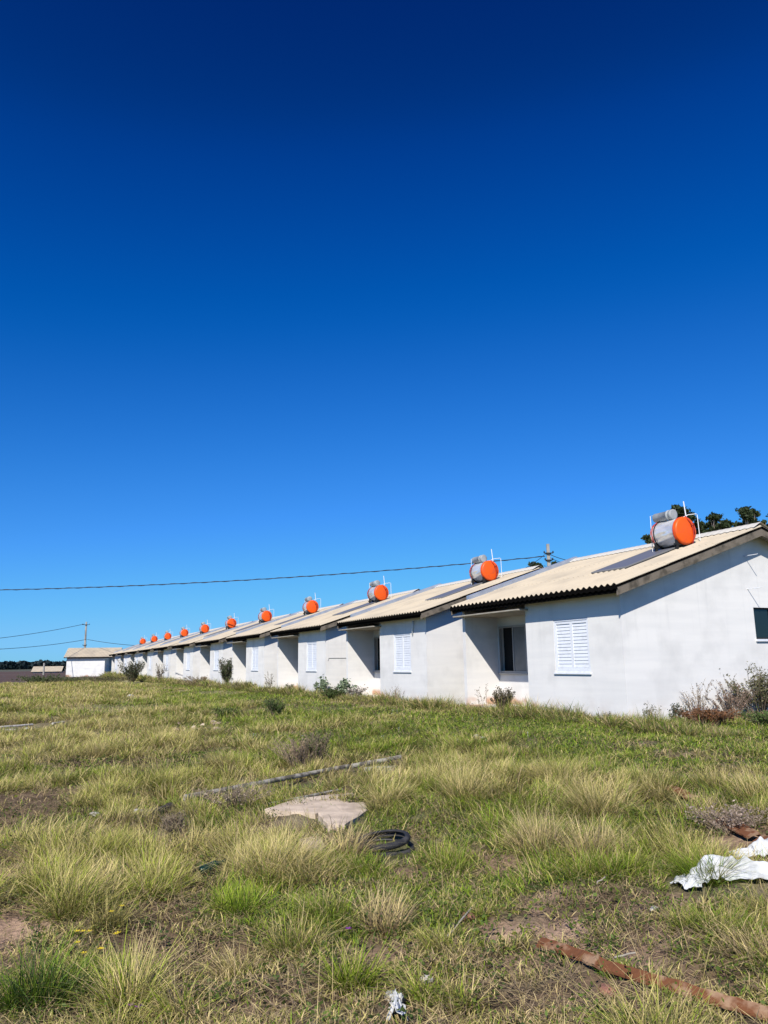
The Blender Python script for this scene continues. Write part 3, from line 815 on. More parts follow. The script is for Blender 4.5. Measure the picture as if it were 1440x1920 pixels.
pB = build_pole((top2.x, top2.y, .3), top2.z - .3, 'distant thin utility pole behind the house turned broadside', [(top2.z - .7, .5), (top2.z - 3.6, .25)])
d84 = on_ray(83, 1243, 160)
pC = MB(); pC.tube([(d84.x, d84.y, -.2), (d84.x, d84.y, d84.z)], .16, 8)
tag(pC.build('post', M['pole']), 'short pale post standing beside the leftmost distant house', 'post')
def cable(a, b, sag, r, label, group='overhead cables', twist=False):
    n = 50; pts = []
    a, b = Vector(a), Vector(b)
    for i in range(n + 1):
        u = i / n; p = a.lerp(b, u); p.z -= sag * 4 * u * (1 - u); pts.append(p)
    m = MB(); m.tube(pts, r, 6)
    if twist:
        L = (b - a).length; nn = int(L * 5); pts = []
        for i in range(nn + 1):
            u = i / nn; p = a.lerp(b, u); p.z -= sag * 4 * u * (1 - u)
            p.z += r * 1.4 * math.sin(i * .9); p.y += r * 1.4 * math.cos(i * .9); pts.append(p)
        m.tube(pts, r * .7, 5)
    tag(m.build('overhead_cable', M['wire']), label, 'cable', group)
a1 = on_ray(1022, 1043, 50)
b1 = on_ray(-420, 1108, 66)
cable(a1, b1, .72, .024, 'thick dark cable crossing the sky from the nearer pole to the left edge', twist=True)
cable(on_ray(1021, 1040, 50), on_ray(940, 1085, 34), .15, .016, 'short cable dropping from the nearer pole to the second roof')
cable(on_ray(1032, 1040, 50), on_ray(1120, 1052, 40), .2, .02, 'upper cable leaving the nearer pole to the right behind the roof')
cable(on_ray(1032, 1046, 50), on_ray(1110, 1050, 44), .3, .016, 'lower cable leaving the nearer pole to the right behind the roof')
cable(on_ray(158, 1170, 118), on_ray(-200, 1212, 90), .5, .03, 'upper cable from the distant pole to the left edge')
cable(on_ray(162, 1199, 118), on_ray(-200, 1218, 90), .6, .03, 'lower cable from the distant pole to the left edge')
cable(on_ray(164, 1199, 118), on_ray(330, 1212, 100), .3, .03, 'cable from the distant pole toward the far end of the row')

# ------------------------------------------------------------------ trees
def build_tree(px, py_top, dist, crown_blobs, label, seed, col=(0.05, 0.07, 0.028), leaf=.38, dens=1.0, name='eucalyptus_tree', group='tall eucalyptus trees behind the nearest roof'):
    """crown_blobs: (px, py, half width px, half height px) seen places of the foliage pads at this distance"""
    rng = np.random.default_rng(seed); rr = random.Random(seed)
    base = on_ray(px, 1250, dist); base.z = .35
    t = empty(name, base)
    tr = MB(); Vs = []; Qs = []; Cs = []; n0 = 0
    k = dist / F_PX
    bl = []
    for (bx, by, hw, hh) in crown_blobs:
        c = on_ray(bx, by, dist) - base
        c.y += rr.uniform(-1.5, 1.5); bl.append((c, hw * k, hh * k))
    ztop = max(b[0].z for b in bl); cxm = sum(b[0].x for b in bl) / len(bl)
    fork = Vector((cxm * .4, 0, ztop * .55))
    tr.tube([(0, 0, -.5), fork * .5 + Vector((rr.uniform(-.2, .2), 0, 0)), fork], [.32, .24, .18], 10)
    for c, w, hgt in bl:
        m = fork.lerp(c, .5) + Vector((rr.uniform(-.3, .3), rr.uniform(-.3, .3), -.3))
        tr.tube([fork, m, c, c + Vector((0, 0, hgt * .6))], [.13, .09, .05, .02], 7)
        for _ in range(5):
            e = c + Vector((rr.uniform(-w, w) * .8, rr.uniform(-w, w) * .8, rr.uniform(-hgt, hgt) * .6)); tr.tube([m.lerp(c, .6), e], [.04, .012], 5)
        ncl = max(8, int(20 * w * hgt * dens / 1.2))
        P = []
        for _ in range(ncl):
            d = rng.normal(size=3); d /= np.linalg.norm(d); rad = rng.uniform(.25, 1) ** .5
            cc = np.array(c) + d * rad * np.array([w, w * .9, hgt]) * .85
            q = rng.normal(size=(int(60 * rng.uniform(.5, 1.4)), 3)) * np.array([.28, .28, .17]) * max(.6, w * .5) + cc
            P.append(q)
        P = np.concatenate(P)
        V, Q, C = leaf_quads(P, leaf, rng, np.array(col), .45, .7, .55)
        Vs.append(V); Qs.append(Q + n0); Cs.append(C); n0 += len(V)
    tr.build('trunk', M['bark'], t, smooth=True)
    np_mesh('crown', np.concatenate(Vs), np.concatenate(Qs), None, np.concatenate(Cs), M['leaf'], t)
    tag(t, label, 'tree', group); return t
build_tree(1345, 960, 95, [(1332, 972, 10, 5), (1346, 968, 12, 7), (1338, 984, 14, 7), (1354, 985, 18, 9), (1366, 992, 16, 8), (1348, 1000, 26, 10), (1335, 1000, 14, 8), (1375, 1003, 12, 6)], 'broad dense eucalyptus right of the largest water tank, just above the roof ridge', 1)
build_tree(1405, 950, 95, [(1403, 952, 8, 5), (1415, 956, 9, 4), (1386, 964, 6, 7), (1392, 972, 7, 5), (1408, 966, 5, 5), (1393, 982, 8, 6), (1411, 977, 9, 8), (1405, 986, 12, 7), (1420, 962, 6, 2.5)], 'airy eucalyptus with separate foliage pads, left of the roof peak', 2)
build_tree(1450, 970, 95, [(1443, 970, 9, 4), (1436, 984, 13, 6), (1455, 985, 16, 9), (1465, 970, 12, 7)], 'eucalyptus cut off by the right edge above the roof peak', 3)
build_tree(1278, 960, 98, [(1264, 955, 8, 4), (1276, 958, 10, 5), (1288, 966, 9, 6), (1268, 968, 12, 7), (1290, 980, 12, 8), (1270, 990, 20, 9)], 'dark eucalyptus whose top shows right above the largest water tank', 4)
build_tree(1318, 985, 98, [(1314, 985, 10, 7), (1324, 992, 10, 8), (1308, 1000, 14, 8)], 'small dark eucalyptus between the largest tank and the broad dense tree', 5)
build_tree(1221, 1000, 98, [(1219, 1006, 6, 4), (1226, 1011, 8, 5), (1236, 1020, 12, 8)], 'low tree top peeping out left of the largest water tank', 6)
build_tree(1003, 1055, 120, [(1000, 1060, 8, 5), (1008, 1063, 8, 6), (1004, 1075, 14, 9)], 'round tree top just left of the concrete pole', 7, dens=.8, name='tree', group='round trees near the concrete pole')
build_tree(1041, 1058, 120, [(1038, 1061, 7, 5), (1045, 1066, 7, 5), (1040, 1080, 14, 9)], 'round tree top just right of the concrete pole', 8, dens=.8, name='tree', group='round trees near the concrete pole')
# far wood on the horizon: one mass
def far_wood():
    rng = np.random.default_rng(11); n = 26000
    az = rng.uniform(-.62, .35, n); r = rng.uniform(820, 900, n)
    x = r * np.sin(az); y = r * np.cos(az)
    htop = 5.2 + 3.2 * fbm(az * 34, az * 0 + 3, 13, 4) + 2.2 * (vnoise(az * 210, az * 0, 14) - .3)
    z = rng.uniform(-.5, 1, n) ** 1 * htop + .5
    V, Q, C = leaf_quads(np.stack([x, y, z], 1), 4.2, rng, np.array([.018, .032, .034]), .35, .6, .8)
    tag(np_mesh('far_wood', V, Q, None, C, M['leaf']), 'dark distant wood along the horizon at the left', 'wood', kind='stuff')
far_wood()

# ------------------------------------------------------------------ shrubs and weeds
def build_shrub(loc, h, spread, label, seed, nst=14, leafcol=(.10, .12, .05), nleaf=600, leaf=.035, stemmat='stem', branch=3, upright=.6, low=.25, cat='shrub', name='shrub', group=None, aspect=.5):
    h *= 1.25; spread *= 1.25; nleaf = int(nleaf * 2.0); leaf *= 1.15; nst = int(nst * 1.4); leafcol = tuple(c * 1.25 for c in leafcol)
    rng = np.random.default_rng(seed); rr = random.Random(seed)
    t = empty(name, (loc[0], loc[1], loc[2] - .02))
    st = MB(); tips = []
    for i in range(nst):
        az = rr.uniform(0, 2 * math.pi); out = rr.uniform(.1, 1) * spread
        L = h * rr.uniform(.55, 1.0)
        b = Vector((rr.uniform(-.06, .06) + .15 * out * math.cos(az), rr.uniform(-.06, .06) + .15 * out * math.sin(az), 0))
        e = Vector((out * math.cos(az), out * math.sin(az), L)); m = b.lerp(e, .5) + Vector((0, 0, L * .12 * (1 - upright) + .02)) + Vector((rr.uniform(-.04, .04), rr.uniform(-.04, .04), 0))
        r0 = .0045 * (h / .5) ** .5
        pts = [b, b.lerp(m, .6), m, m.lerp(e, .5) + Vector((rr.uniform(-.02, .02), rr.uniform(-.02, .02), 0)), e]
        st.tube(pts, [r0, r0 * .9, r0 * .8, r0 * .6, r0 * .3], 4, cap=False)
        for j in range(branch * 2):
            u = rr.uniform(low, .95); k = min(3, int(u * 4)); p = pts[k].lerp(pts[k + 1], u * 4 - k)
            a2 = az + rr.uniform(-1.5, 1.5); l2 = L * rr.uniform(.12, .3)
            q = p + Vector((math.cos(a2) * l2 * .6, math.sin(a2) * l2 * .6, l2 * .75))
            st.tube([p, p.lerp(q, .5) + Vector((0, 0, .01)), q], [r0 * .55, r0 * .4, r0 * .2], 3, cap=False)
            tips.append((p, q))
        tips.append((m, e))
    st.build('stem', M[stemmat], t)
    if nleaf:
        idx = rng.integers(0, len(tips), nleaf); u = rng.uniform(.1, 1.05, nleaf)
        A = np.array([list(a) for a, b in tips]); B = np.array([list(b) for a, b in tips])
        P = A[idx] * (1 - u[:, None]) + B[idx] * u[:, None] + rng.normal(size=(nleaf, 3)) * leaf * .45
        V, Q, C = leaf_quads(P, leaf, rng, np.array(leafcol), .45, .6, aspect)
        np_mesh('foliage', V, Q, None, C, M['leaf'], t)
    tag(t, label, cat, group); return t
G = 'weeds and shrubs along the house walls'
build_shrub(gp(945, 1338), .52, .30, 'dark brown upright shrub under the porch window of the nearest house', 21, 30, (.085, .075, .04), 1300, .035, branch=3, group=G)
build_shrub(gp(905, 1322), .55, .16, 'thin bare stalk just left of the dark brown shrub at the nearest house', 22, 3, (.14, .13, .07), 50, .03, group=G)
build_shrub(gp(1425, 1338), .82, .8, 'large twiggy shrub with sparse leaves against the nearest gable at the right edge', 23, 44, (.13, .125, .06), 2300, .042, branch=5, group=G)
build_shrub(gp(1372, 1347), .62, .5, 'pinkish bare shrub in the middle of the scrub below the gable', 24, 26, (.22, .15, .115), 600, .035, branch=4, group=G)
build_shrub(gp(1310, 1350), .62, .32, 'fan of bare stalks rising from the reddish clump below the gable', 25, 16, (.20, .15, .09), 160, .03, branch=2, group=G)
build_shrub(gp(1330, 1362), .26, .52, 'low reddish brown clump of dead bramble below the gable wall', 26, 90, (.17, .08, .035), 1800, .04, branch=3, upright=.2, low=.1, group=G)
build_shrub(gp(1440, 1362), .22, .45, 'low dark green clump at the right edge in front of the twiggy shrub', 27, 60, (.08, .12, .03), 900, .04, branch=3, group=G)
build_shrub(gp(1222, 1362), .36, .2, 'small sparse weed just right of the nearest house corner', 28, 12, (.12, .12, .06), 140, .03, group=G)
build_shrub(gp(1272, 1358), .30, .16, 'small dark weed left of the reddish clump', 29, 12, (.05, .065, .03), 260, .035, group=G)
build_shrub(gp(645, 1307), .62, .36, 'pale green large leaved weed, right one of the pair at the second house', 30, 9, (.20, .25, .15), 240, .10, 'greenstem', 2, group=G, aspect=.55)
build_shrub(gp(603, 1308), .62, .22, 'pale green large leaved weed, left one of the pair between the second and third houses', 31, 7, (.20, .25, .15), 180, .09, 'greenstem', 2, group=G, aspect=.55)
build_shrub(gp(625, 1312), .32, .42, 'dark green weed clump at the foot of the two large leaved weeds', 32, 50, (.07, .10, .03), 1300, .05, group=G)
build_shrub(gp(668, 1314), .34, .32, 'greyish white dead leafy clump beside the large leaved weeds', 33, 26, (.36, .32, .27), 500, .06, group=G)
build_shrub(gp(744, 1318), .50, .2, 'thin dry stalks under the shutter of the second house', 34, 9, (.2, .17, .12), 30, .03, group=G)
build_shrub(gp(425, 1284), 1.25, .35, 'tall dark green shrub covering a corner of the fifth house', 35, 26, (.055, .07, .03), 1500, .07, branch=4, group=G)
build_shrub(gp(505, 1296), .75, .25, 'slender stalk with seed head before the fourth house', 36, 7, (.12, .11, .07), 80, .05, group=G)
build_shrub(gp(248, 1279), 1.35, 1.0, 'large dark shrub before the far houses of the row', 37, 40, (.06, .07, .035), 1600, .10, branch=4, low=.1, group=G)
build_shrub(gp(300, 1281), 1.2, .5, 'leafless dark shrub between the large dark shrub and the tall one', 38, 16, (.09, .08, .05), 260, .07, branch=3, group=G)
build_shrub(gp(378, 1286), .5, 1.6, 'low brown brush in front of the sixth house', 39, 90, (.19, .14, .08), 1500, .06, branch=3, low=.05, group=G)
build_shrub(gp(465, 1294), .35, .8, 'low grey brush left of the slender seed stalk', 40, 30, (.10, .095, .05), 700, .06, group=G)
build_shrub(gp(140, 1280), .38, 2.6, 'olive brush below the house turned broadside', 41, 60, (.12, .13, .05), 1000, .10, branch=3, low=.05, group=G)
build_shrub(gp(80, 1282), .55, 2.2, 'dark green bush at the left below the distant roofs', 42, 50, (.07, .09, .035), 1300, .11, branch=3, low=.05, group=G)
build_shrub(gp(200, 1282), .42, 2.0, 'brown green brush between the broadside house and the large dark shrub', 43, 50, (.12, .11, .045), 1000, .09, branch=3, low=.05, group=G)
build_shrub(gp(1052, 1345), .22, .3, 'small clump of weeds below the shutter of the nearest house', 44, 20, (.11, .12, .05), 300, .03, group=G)
build_shrub(gp(1135, 1352), .18, .25, 'little dark weed left of the nearest house corner', 45, 16, (.08, .075, .04), 260, .03, group=G)
build_shrub(gp(545, 1302), .35, .3, 'little weed below the fourth house shutter', 46, 14, (.10, .11, .05), 260, .05, group=G)
G2 = 'bushes out in the grass'
build_shrub(gp(515, 1345), .40, .32, 'dark green bush standing alone in the green grass before the fourth house', 50, 40, (.08, .12, .03), 800, .045, group=G2)
build_shrub(gp(420, 1345), .22, .5, 'mossy green bush left of the dark one', 51, 40, (.10, .13, .03), 700, .05, group=G2)
build_shrub(gp(560, 1440), .36, .40, 'brown dry bush behind the grey logs', 52, 60, (.32, .23, .14), 380, .024, branch=4, group=G2)
build_shrub(gp(592, 1435), .40, .22, 'green stemmed bush touching the brown dry bush on its right', 53, 46, (.10, .125, .035), 520, .028, branch=4, group=G2)
build_shrub(gp(322, 1588), .24, .11, 'small grey upright dead tuft left of the concrete slab', 54, 60, (.22, .18, .11), 300, .02, group=G2)
build_shrub(gp(440, 1515), .20, .4, 'low tangle of dead grey brush along the dark end of the logs', 55, 60, (.34, .27, .19), 260, .022, branch=3, group=G2)
build_shrub(gp(1170 + 200, 1560), .18, .3, 'low pinkish grey dead brush beside the rusty strips', 56, 60, (.36, .28, .22), 360, .024, branch=3, group=G2)

# ------------------------------------------------------------------ litter on the ground
def slab_piece(name, pix, thick, material, label, cat, group=None, lift=.02, seed=0, tilt=0):
    pts = [gp(*p) for p in pix]
    c = sum(pts, Vector()) / len(pts)
    rr = random.Random(seed); ring = []
    n = len(pts)
    for i in range(n):
        a, b = pts[i], pts[(i + 1) % n]
        for k in range(5):
            p = a.lerp(b, k / 5); p = p + Vector((rr.uniform(-.012, .012), rr.uniform(-.012, .012), 0)); ring.append(p)
    z = c.z + lift
    top = [(p.x, p.y, z + thick + rr.uniform(-.004, .004) + (p.x - c.x) * tilt) for p in ring]
    bot = [(p.x, p.y, z - .06) for p in ring]
    ins = [(c.x + (p[0] - c.x) * .93, c.y + (p[1] - c.y) * .93, p[2] + .006) for p in top]
    m = len(ring); mb = MB()
    mb.add(top + bot + ins + [(c.x, c.y, z + thick + .008)], [(i, m + i, m + (i + 1) % m, (i + 1) % m) for i in range(m)] + [(i, (i + 1) % m, 2 * m + (i + 1) % m, 2 * m + i) for i in range(m)] + [(2 * m + i, 2 * m + (i + 1) % m, 3 * m) for i in range(m)] + [tuple(range(2 * m - 1, m - 1, -1))])
    o = mb.build(name, material); 
    return tag(o, label, cat, group)
slab_piece('concrete_slab', [(497, 1530), (560, 1506), (666, 1487), (674, 1500), (640, 1515), (592, 1536)], .05, M['concrete'], 'rougher beige concrete slab, farther one of the two broken pieces by the tyre', 'concrete slab', 'broken concrete slabs', -.02, 1)
slab_piece('concrete_slab', [(594, 1538), (626, 1518), (683, 1510), (690, 1526), (645, 1560), (615, 1563)], .06, M['concrete'], 'smoother pale concrete slab, nearer one of the two broken pieces by the tyre', 'concrete slab', 'broken concrete slabs', -.01, 2)
slab_piece('wooden_board', [(560, 1585), (600, 1572), (612, 1600), (575, 1615)], .03, M['paleboard'], 'small pale board half hidden in the golden grass in front of the slabs', 'board', None, .0, 3)
slab_piece('white_board', [(684, 1447), (745, 1436), (748, 1446), (690, 1457)], .02, M['stone'], 'small whitish board just under the far end of the grey log', 'board', None, .01, 4)
def log(p0, p1, r, material, label, seed, group=None, name='log', cat='log', n=9, mid=.0):
    rr = random.Random(seed); a, b = gp(*p0), gp(*p1)
    pts = []
    for i in range(n):
        u = i / (n - 1); p = a.lerp(b, u); p.z = a.z * (1 - u) + b.z * u + r * .9 + mid; p.x += rr.uniform(-.01, .01); p.y += rr.uniform(-.01, .01); pts.append(p)
    mb = MB(); mb.tube(pts, [r * rr.uniform(.88, 1.08) for _ in pts], 10)
    tag(mb.build(name, material, smooth=False), label, cat, group)
log((752, 1430), (660, 1448), .034, M['log'], 'short grey weathered log, right one of the line of poles', 1, 'weathered grey logs in the grass', mid=.05, n=4)
log((652, 1452), (345, 1514), .032, M['log'], 'long grey weathered log, middle one of the line of poles', 2, 'weathered grey logs in the grass', mid=.075, n=5)
log((320, 1520), (283, 1537), .045, M['darkwood'], 'dark rotten stump end at the left of the line of logs', 3, 'weathered grey logs in the grass')
log((500, 1512), (640, 1484), .016, M['log'], 'thin dark stick lying along the back edge of the concrete slab', 4, None, 'stick', 'stick')
log((0, 1366), (62, 1361), .03, M['stone'], 'pale grey batten lying at the left edge of the field', 5, 'pale battens at the left edge', 'batten', 'batten')
log((98, 1359), (120, 1356), .03, M['stone'], 'short pale batten right of the longer one at the left edge', 6, 'pale battens at the left edge', 'batten', 'batten')
log((5, 1372), (28, 1371), .03, M['stone'], 'small whitish scrap just below the pale batten at the left edge', 61, None, 'scrap', 'scrap')

def angle_iron(pix, wdt, label, group, seed, name='iron_bar', cat='iron bar', twist=0.0):
    rr = random.Random(seed); pts = [gp(*p) for p in pix]; mb = MB()
    fine = []
    for i in range(len(pts) - 1):
        for k in range(6): fine.append(pts[i].lerp(pts[i + 1], k / 6))
    fine.append(pts[-1])
    vs = []; n = len(fine)
    for i, p in enumerate(fine):
        t = (fine[min(i + 1, n - 1)] - fine[max(i - 1, 0)]); t.z = 0; t.normalize(); s = Vector((-t.y, t.x, 0))
        z = max(p.z, float(ground_z(p.x, p.y))) + .022 + rr.uniform(-.003, .003)
        w = wdt * rr.uniform(.9, 1.08)
        prof = [(-.5, .0), (-.5, .012), (-.15, .03), (.42, .045), (.5, .0), (.44, .0), (.38, .033), (-.15, .02)]
        for a, b in prof: vs.append((p.x + s.x * a * w, p.y + s.y * a * w, z + b))
    k = 8
    fs = [(i * k + j, i * k + (j + 1) % k, (i + 1) * k + (j + 1) % k, (i + 1) * k + j) for i in range(n - 1) for j in range(k)]
    fs += [tuple(range(k)), tuple((n - 1) * k + j for j in range(k))[::-1]]
    mb.add(vs, fs); tag(mb.build(name, M['rust']), label, cat, group)
angle_iron([(1012, 1783), (1065, 1802), (1130, 1828), (1210, 1854), (1300, 1883), (1400, 1912), (1500, 1945)], .040, 'long rusty brown iron bar running out of the bottom right corner', 'rusty iron pieces', 1)
angle_iron([(1246, 1483), (1275, 1494), (1304, 1508)], .10, 'rusty brown strip farthest back in the right grass', 'rusty iron pieces', 2)
angle_iron([(1350, 1545), (1385, 1562), (1416, 1580)], .13, 'rusty brown strip between the dead brush and the white sacks', 'rusty iron pieces', 3)
angle_iron([(1424, 1585), (1470, 1600)], .14, 'short dark rusty strip at the right edge above the upper white sack', 'rusty iron pieces', 4)

def build_tyre(c, R, r, tilt, az, label):
    mb = MB(); prof = []
    # C-section, open to the inside
    for k in range(13):
        w = math.radians(-140 + 280 * k / 12); prof.append((r * 1.05 * math.sin(w), R - r + r * math.cos(w)))
    inner = [(a * .86, R - r + (b - (R - r)) * .86) for a, b in prof][::-1]
    mb.lathe(prof + inner, 72, 'z', (0, 0, 0), close=True)
    o = mb.build('tyre', M['tyre'], smooth=True)
    o.location = c; o.rotation_euler = (tilt * math.cos(az), tilt * math.sin(az), az)
    tag(o, label, 'tyre', 'two old black tyres lying in the grass')
tc = gp(722, 1588)
build_tyre((tc.x + .02, tc.y - .01, tc.z - .015), .235, .024, .05, .3, 'lower black tyre, mostly hidden beneath the other one')
build_tyre((tc.x - .015, tc.y - .01, tc.z + .05), .235, .027, .13, 2.6, 'upper black tyre, lying tilted on the lower one')

def build_sack(pix_spine, widths, heights, label, seed, cat='sack'):
    rng = np.random.default_rng(seed); sp = [gp(*p) for p in pix_spine]
    n = 130; m = 50; U = np.linspace(0, len(sp) - 1, n); V = []; 
    for u in U:
        i = min(int(u), len(sp) - 2); f = u - i; p = sp[i].lerp(sp[i + 1], f)
        t = (sp[i + 1] - sp[i]); t.z = 0; t.normalize(); s = Vector((-t.y, t.x, 0))
        fu = u / (len(sp) - 1) * (len(widths) - 1); j = min(int(fu), len(widths) - 2); g = fu - j
        w = widths[j] * (1 - g) + widths[j + 1] * g; h = heights[j] * (1 - g) + heights[j + 1] * g
        w *= 1 + .25 * (vnoise(u * 3.1, seed, 5) - .5) * 2
        for k in range(m):
            a = -1 + 2 * k / (m - 1)
            x = p.x + s.x * a * w * .5; y = p.y + s.y * a * w * .5
            gz = float(ground_z(x, y))
            fold = .5 + .5 * math.sin(a * 5.2 + 1.8 * math.sin(u * 1.5 + seed) + seed)
            hh = h * (1 - abs(a) ** 3) * (.35 + .65 * fold) * (.75 + .5 * float(vnoise(u * 4, a * 3, seed + 9)))
            wr = .022 * float(vnoise(u * 5, a * 4, seed + 3)) + .008 * float(vnoise(u * 8, a * 9, seed + 4))
            edge = .012 * (1 - min(1, (1 - abs(a)) * 8)) * float(vnoise(u * 4, a, seed + 8))
            V.append((x, y, gz + .012 + hh + wr + edge))
    mb = MB(); mb.add(V, [(i * m + k, i * m + k + 1, (i + 1) * m + k + 1, (i + 1) * m + k) for i in range(n - 1) for k in range(m - 1)])
    o = mb.build('plastic_sack', M['sack'], smooth=True)
    s = o.modifiers.new('thick', 'SOLIDIFY'); s.thickness = .004
    tag(o, label, cat, 'crumpled white plastic sacks')
build_sack([(1272, 1672), (1300, 1662), (1335, 1648), (1390, 1652), (1450, 1655), (1520, 1660)], [.12, .22, .18, .24, .20, .20], [.03, .06, .10, .11, .10, .09], 'lower crumpled white sack with a frayed end, at the right edge', 1)
build_sack([(1370, 1610), (1410, 1608), (1450, 1604), (1500, 1600)], [.08, .18, .24, .26], [.03, .07, .10, .11], 'upper crumpled white sack, cut off by the right edge', 2)
build_sack([(745, 1885), (744, 1898), (745, 1925)], [.07, .05, .09], [.03, .03, .04], 'small torn white plastic scrap at the bottom edge', 3, 'scrap')

def stone(px, py, r, material, label, seed, name='stone', cat='stone', group=None, flat=.6):
    rng = np.random.default_rng(seed); import bmesh
    bm = bmesh.new(); bmesh.ops.create_icosphere(bm, subdivisions=3, radius=r)
    for v in bm.verts:
        k = 1 + .5 * (float(vnoise(v.co.x / r * 1.3 + seed, v.co.y / r * 1.3 + v.co.z / r, seed)) - .5) + .2 * (float(vnoise(v.co.x / r * 4, v.co.z / r * 4 + v.co.y / r * 3, seed + 1)) - .5)
        v.co = v.co * k; v.co.z *= flat; v.co.x *= 1.25
    me = bpy.data.meshes.new(name); bm.to_mesh(me); bm.free(); me.materials.append(material)
    o = bpy.data.objects.new(name, me); COL.objects.link(o); p = gp(px, py); o.location = (p.x, p.y, p.z + r * flat * .3); o.rotation_euler = (0, 0, rng.uniform(0, 6))
    tag(o, label, cat, group)
GS = 'stones and rubble in the grass'
for k, (a, b, r, mt, lb) in enumerate([
    (800, 1840, .030, 'stone', 'pale stone above the white scrap at the bottom'), (740, 1876, .045, 'stone', 'greyish rock touching the white scrap at the bottom'),
    (1227, 1706, .026, 'stone', 'small white stone below the frayed end of the lower sack'), (1140, 1862, .04, 'brick', 'broken red brick piece below the long rusty bar'),
    (876, 1722, .045, 'brick', 'reddish brown clod right of the middle of the foreground'), (848, 1742, .035, 'black', 'dark clod just left of the reddish one'),
    (178, 1530, .05, 'stone', 'grey stone half sunk in the left grass'), (258, 1524, .05, 'stone', 'pale flat stone left of the rotten stump end'),
    (228, 1528, .035, 'stone', 'smaller pale stone between the grey and the flat one'), (893, 1382, .05, 'stone', 'left whitish stone in the green grass before the nearest house'), (905, 1386, .05, 'stone', 'right whitish stone in the green grass before the nearest house'),
    (287, 1676, .022, 'stone', 'tiny pale stone in the bare patch at the lower left'), (592, 1420 + 150, .03, 'stone', 'small stone at the near edge of the slabs'), (1270, 1566, .03, 'stone', 'little grey stone left of the pinkish dead brush'),
    (245, 1306, .13, 'stone', 'whitish lump lying in the far grass before the large dark shrub'), (343, 1332, .07, 'stone', 'pale lump in the green grass at the left of the row'), (190, 1352, .07, 'stone', 'small white lump right of the short pale batten'), (50, 1368, .06, 'stone', 'small white lump right under the pale batten')]):
    stone(a, b, r, M[mt], lb, 100 + k, group=GS)
rr0 = random.Random(8)
for k in range(16):
    a, b = rr0.uniform(325, 410), rr0.uniform(1352, 1380)
    stone(a, b, rr0.uniform(.04, .085), M['rubble' if k % 3 else 'concrete'], 'broken reddish brick piece in the rubble heap in the left grass' if k % 3 else 'pale rubble lump in the heap of broken brick in the left grass', 200 + k, 'brick_piece' if k % 3 else 'rubble_lump', 'rubble', 'pieces of the rubble heap' if k % 3 else 'pale lumps of the rubble heap')
# dark green bottle
bt = MB(); bt.lathe([(-.09, .001), (-.09, .03), (-.08, .034), (.03, .034), (.06, .018), (.10, .013), (.115, .014), (.115, .001)], 24, 'x')
bo = bt.build('bottle', M['greenglass'], smooth=True); p = gp(396, 1642); bo.location = (p.x, p.y, p.z + .06); bo.rotation_euler = (0, -.25, .5)
tag(bo, 'dark green bottle lying in the dry grass at the left', 'bottle')

# small flowers
def flower(px, py, col, label, seed, hgt=.06, r=.014, group=None, name='flower'):
    rr = random.Random(seed); p = gp(px, py); t = empty(name, p)
    s = MB(); e = (rr.uniform(-.01, .01), rr.uniform(-.01, .01), hgt); s.tube([(0, 0, -.01), (0, 0, hgt * .5), e], [.002, .0015, .0012], 4); s.build('stem', M['greenstem'], t)
    f = MB(); n = 6
    for k in range(n):
        w = 2 * math.pi * k / n; w2 = .4
        f.add([(e[0], e[1], e[2]), (e[0] + r * .7 * math.cos(w - w2), e[1] + r * .7 * math.sin(w - w2), e[2] + .004), (e[0] + r * math.cos(w), e[1] + r * math.sin(w), e[2] + .007), (e[0] + r * .7 * math.cos(w + w2), e[1] + r * .7 * math.sin(w + w2), e[2] + .004)], [(0, 1, 2, 3)])
    m = M.setdefault('petal' + str(col), mat('petal', col, .6)); f.build('petals', m, t)
    tag(t, label, 'flower', group)
YEL = (.62, .47, .03); PUR = (.26, .04, .36)
flower(655, 1762, PUR, 'single purple flower in the lower middle of the grass', 1, .05, .022)
flower(240, 1912, PUR, 'purple flower at the bottom edge, left one of the two', 2, .05, .020)
flower(262, 1914, PUR, 'purple flower at the bottom edge, right one of the two', 3, .05, .024)
for k, (a, b) in enumerate([(142, 1774), (153, 1773), (165, 1772), (144, 1795), (157, 1816), (184, 1806), (190, 1808), (206, 1733), (228, 1722), (218, 1776), (212, 1779)]):
    flower(a, b + 12, YEL, 'small yellow flower of the scattered patch at the lower left', 10 + k, .10, .019, 'small yellow flowers at the lower left')

# ------------------------------------------------------------------ grass
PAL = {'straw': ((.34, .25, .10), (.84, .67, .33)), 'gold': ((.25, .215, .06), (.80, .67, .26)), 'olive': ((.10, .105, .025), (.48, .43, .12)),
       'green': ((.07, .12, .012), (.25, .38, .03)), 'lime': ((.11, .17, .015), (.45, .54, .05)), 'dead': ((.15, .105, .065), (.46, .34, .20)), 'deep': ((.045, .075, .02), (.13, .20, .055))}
def pick(rng, names, probs, n):
    idx = rng.choice(len(names), n, p=np.array(probs) / sum(probs))
    c0 = np.array([PAL[k][0] for k in names])[idx]; c1 = np.array([PAL[k][1] for k in names])[idx]
    v = rng.uniform(.65, 1.35, (n, 1)); return c0 * v, c1 * v * rng.uniform(.9, 1.12, (n, 1))

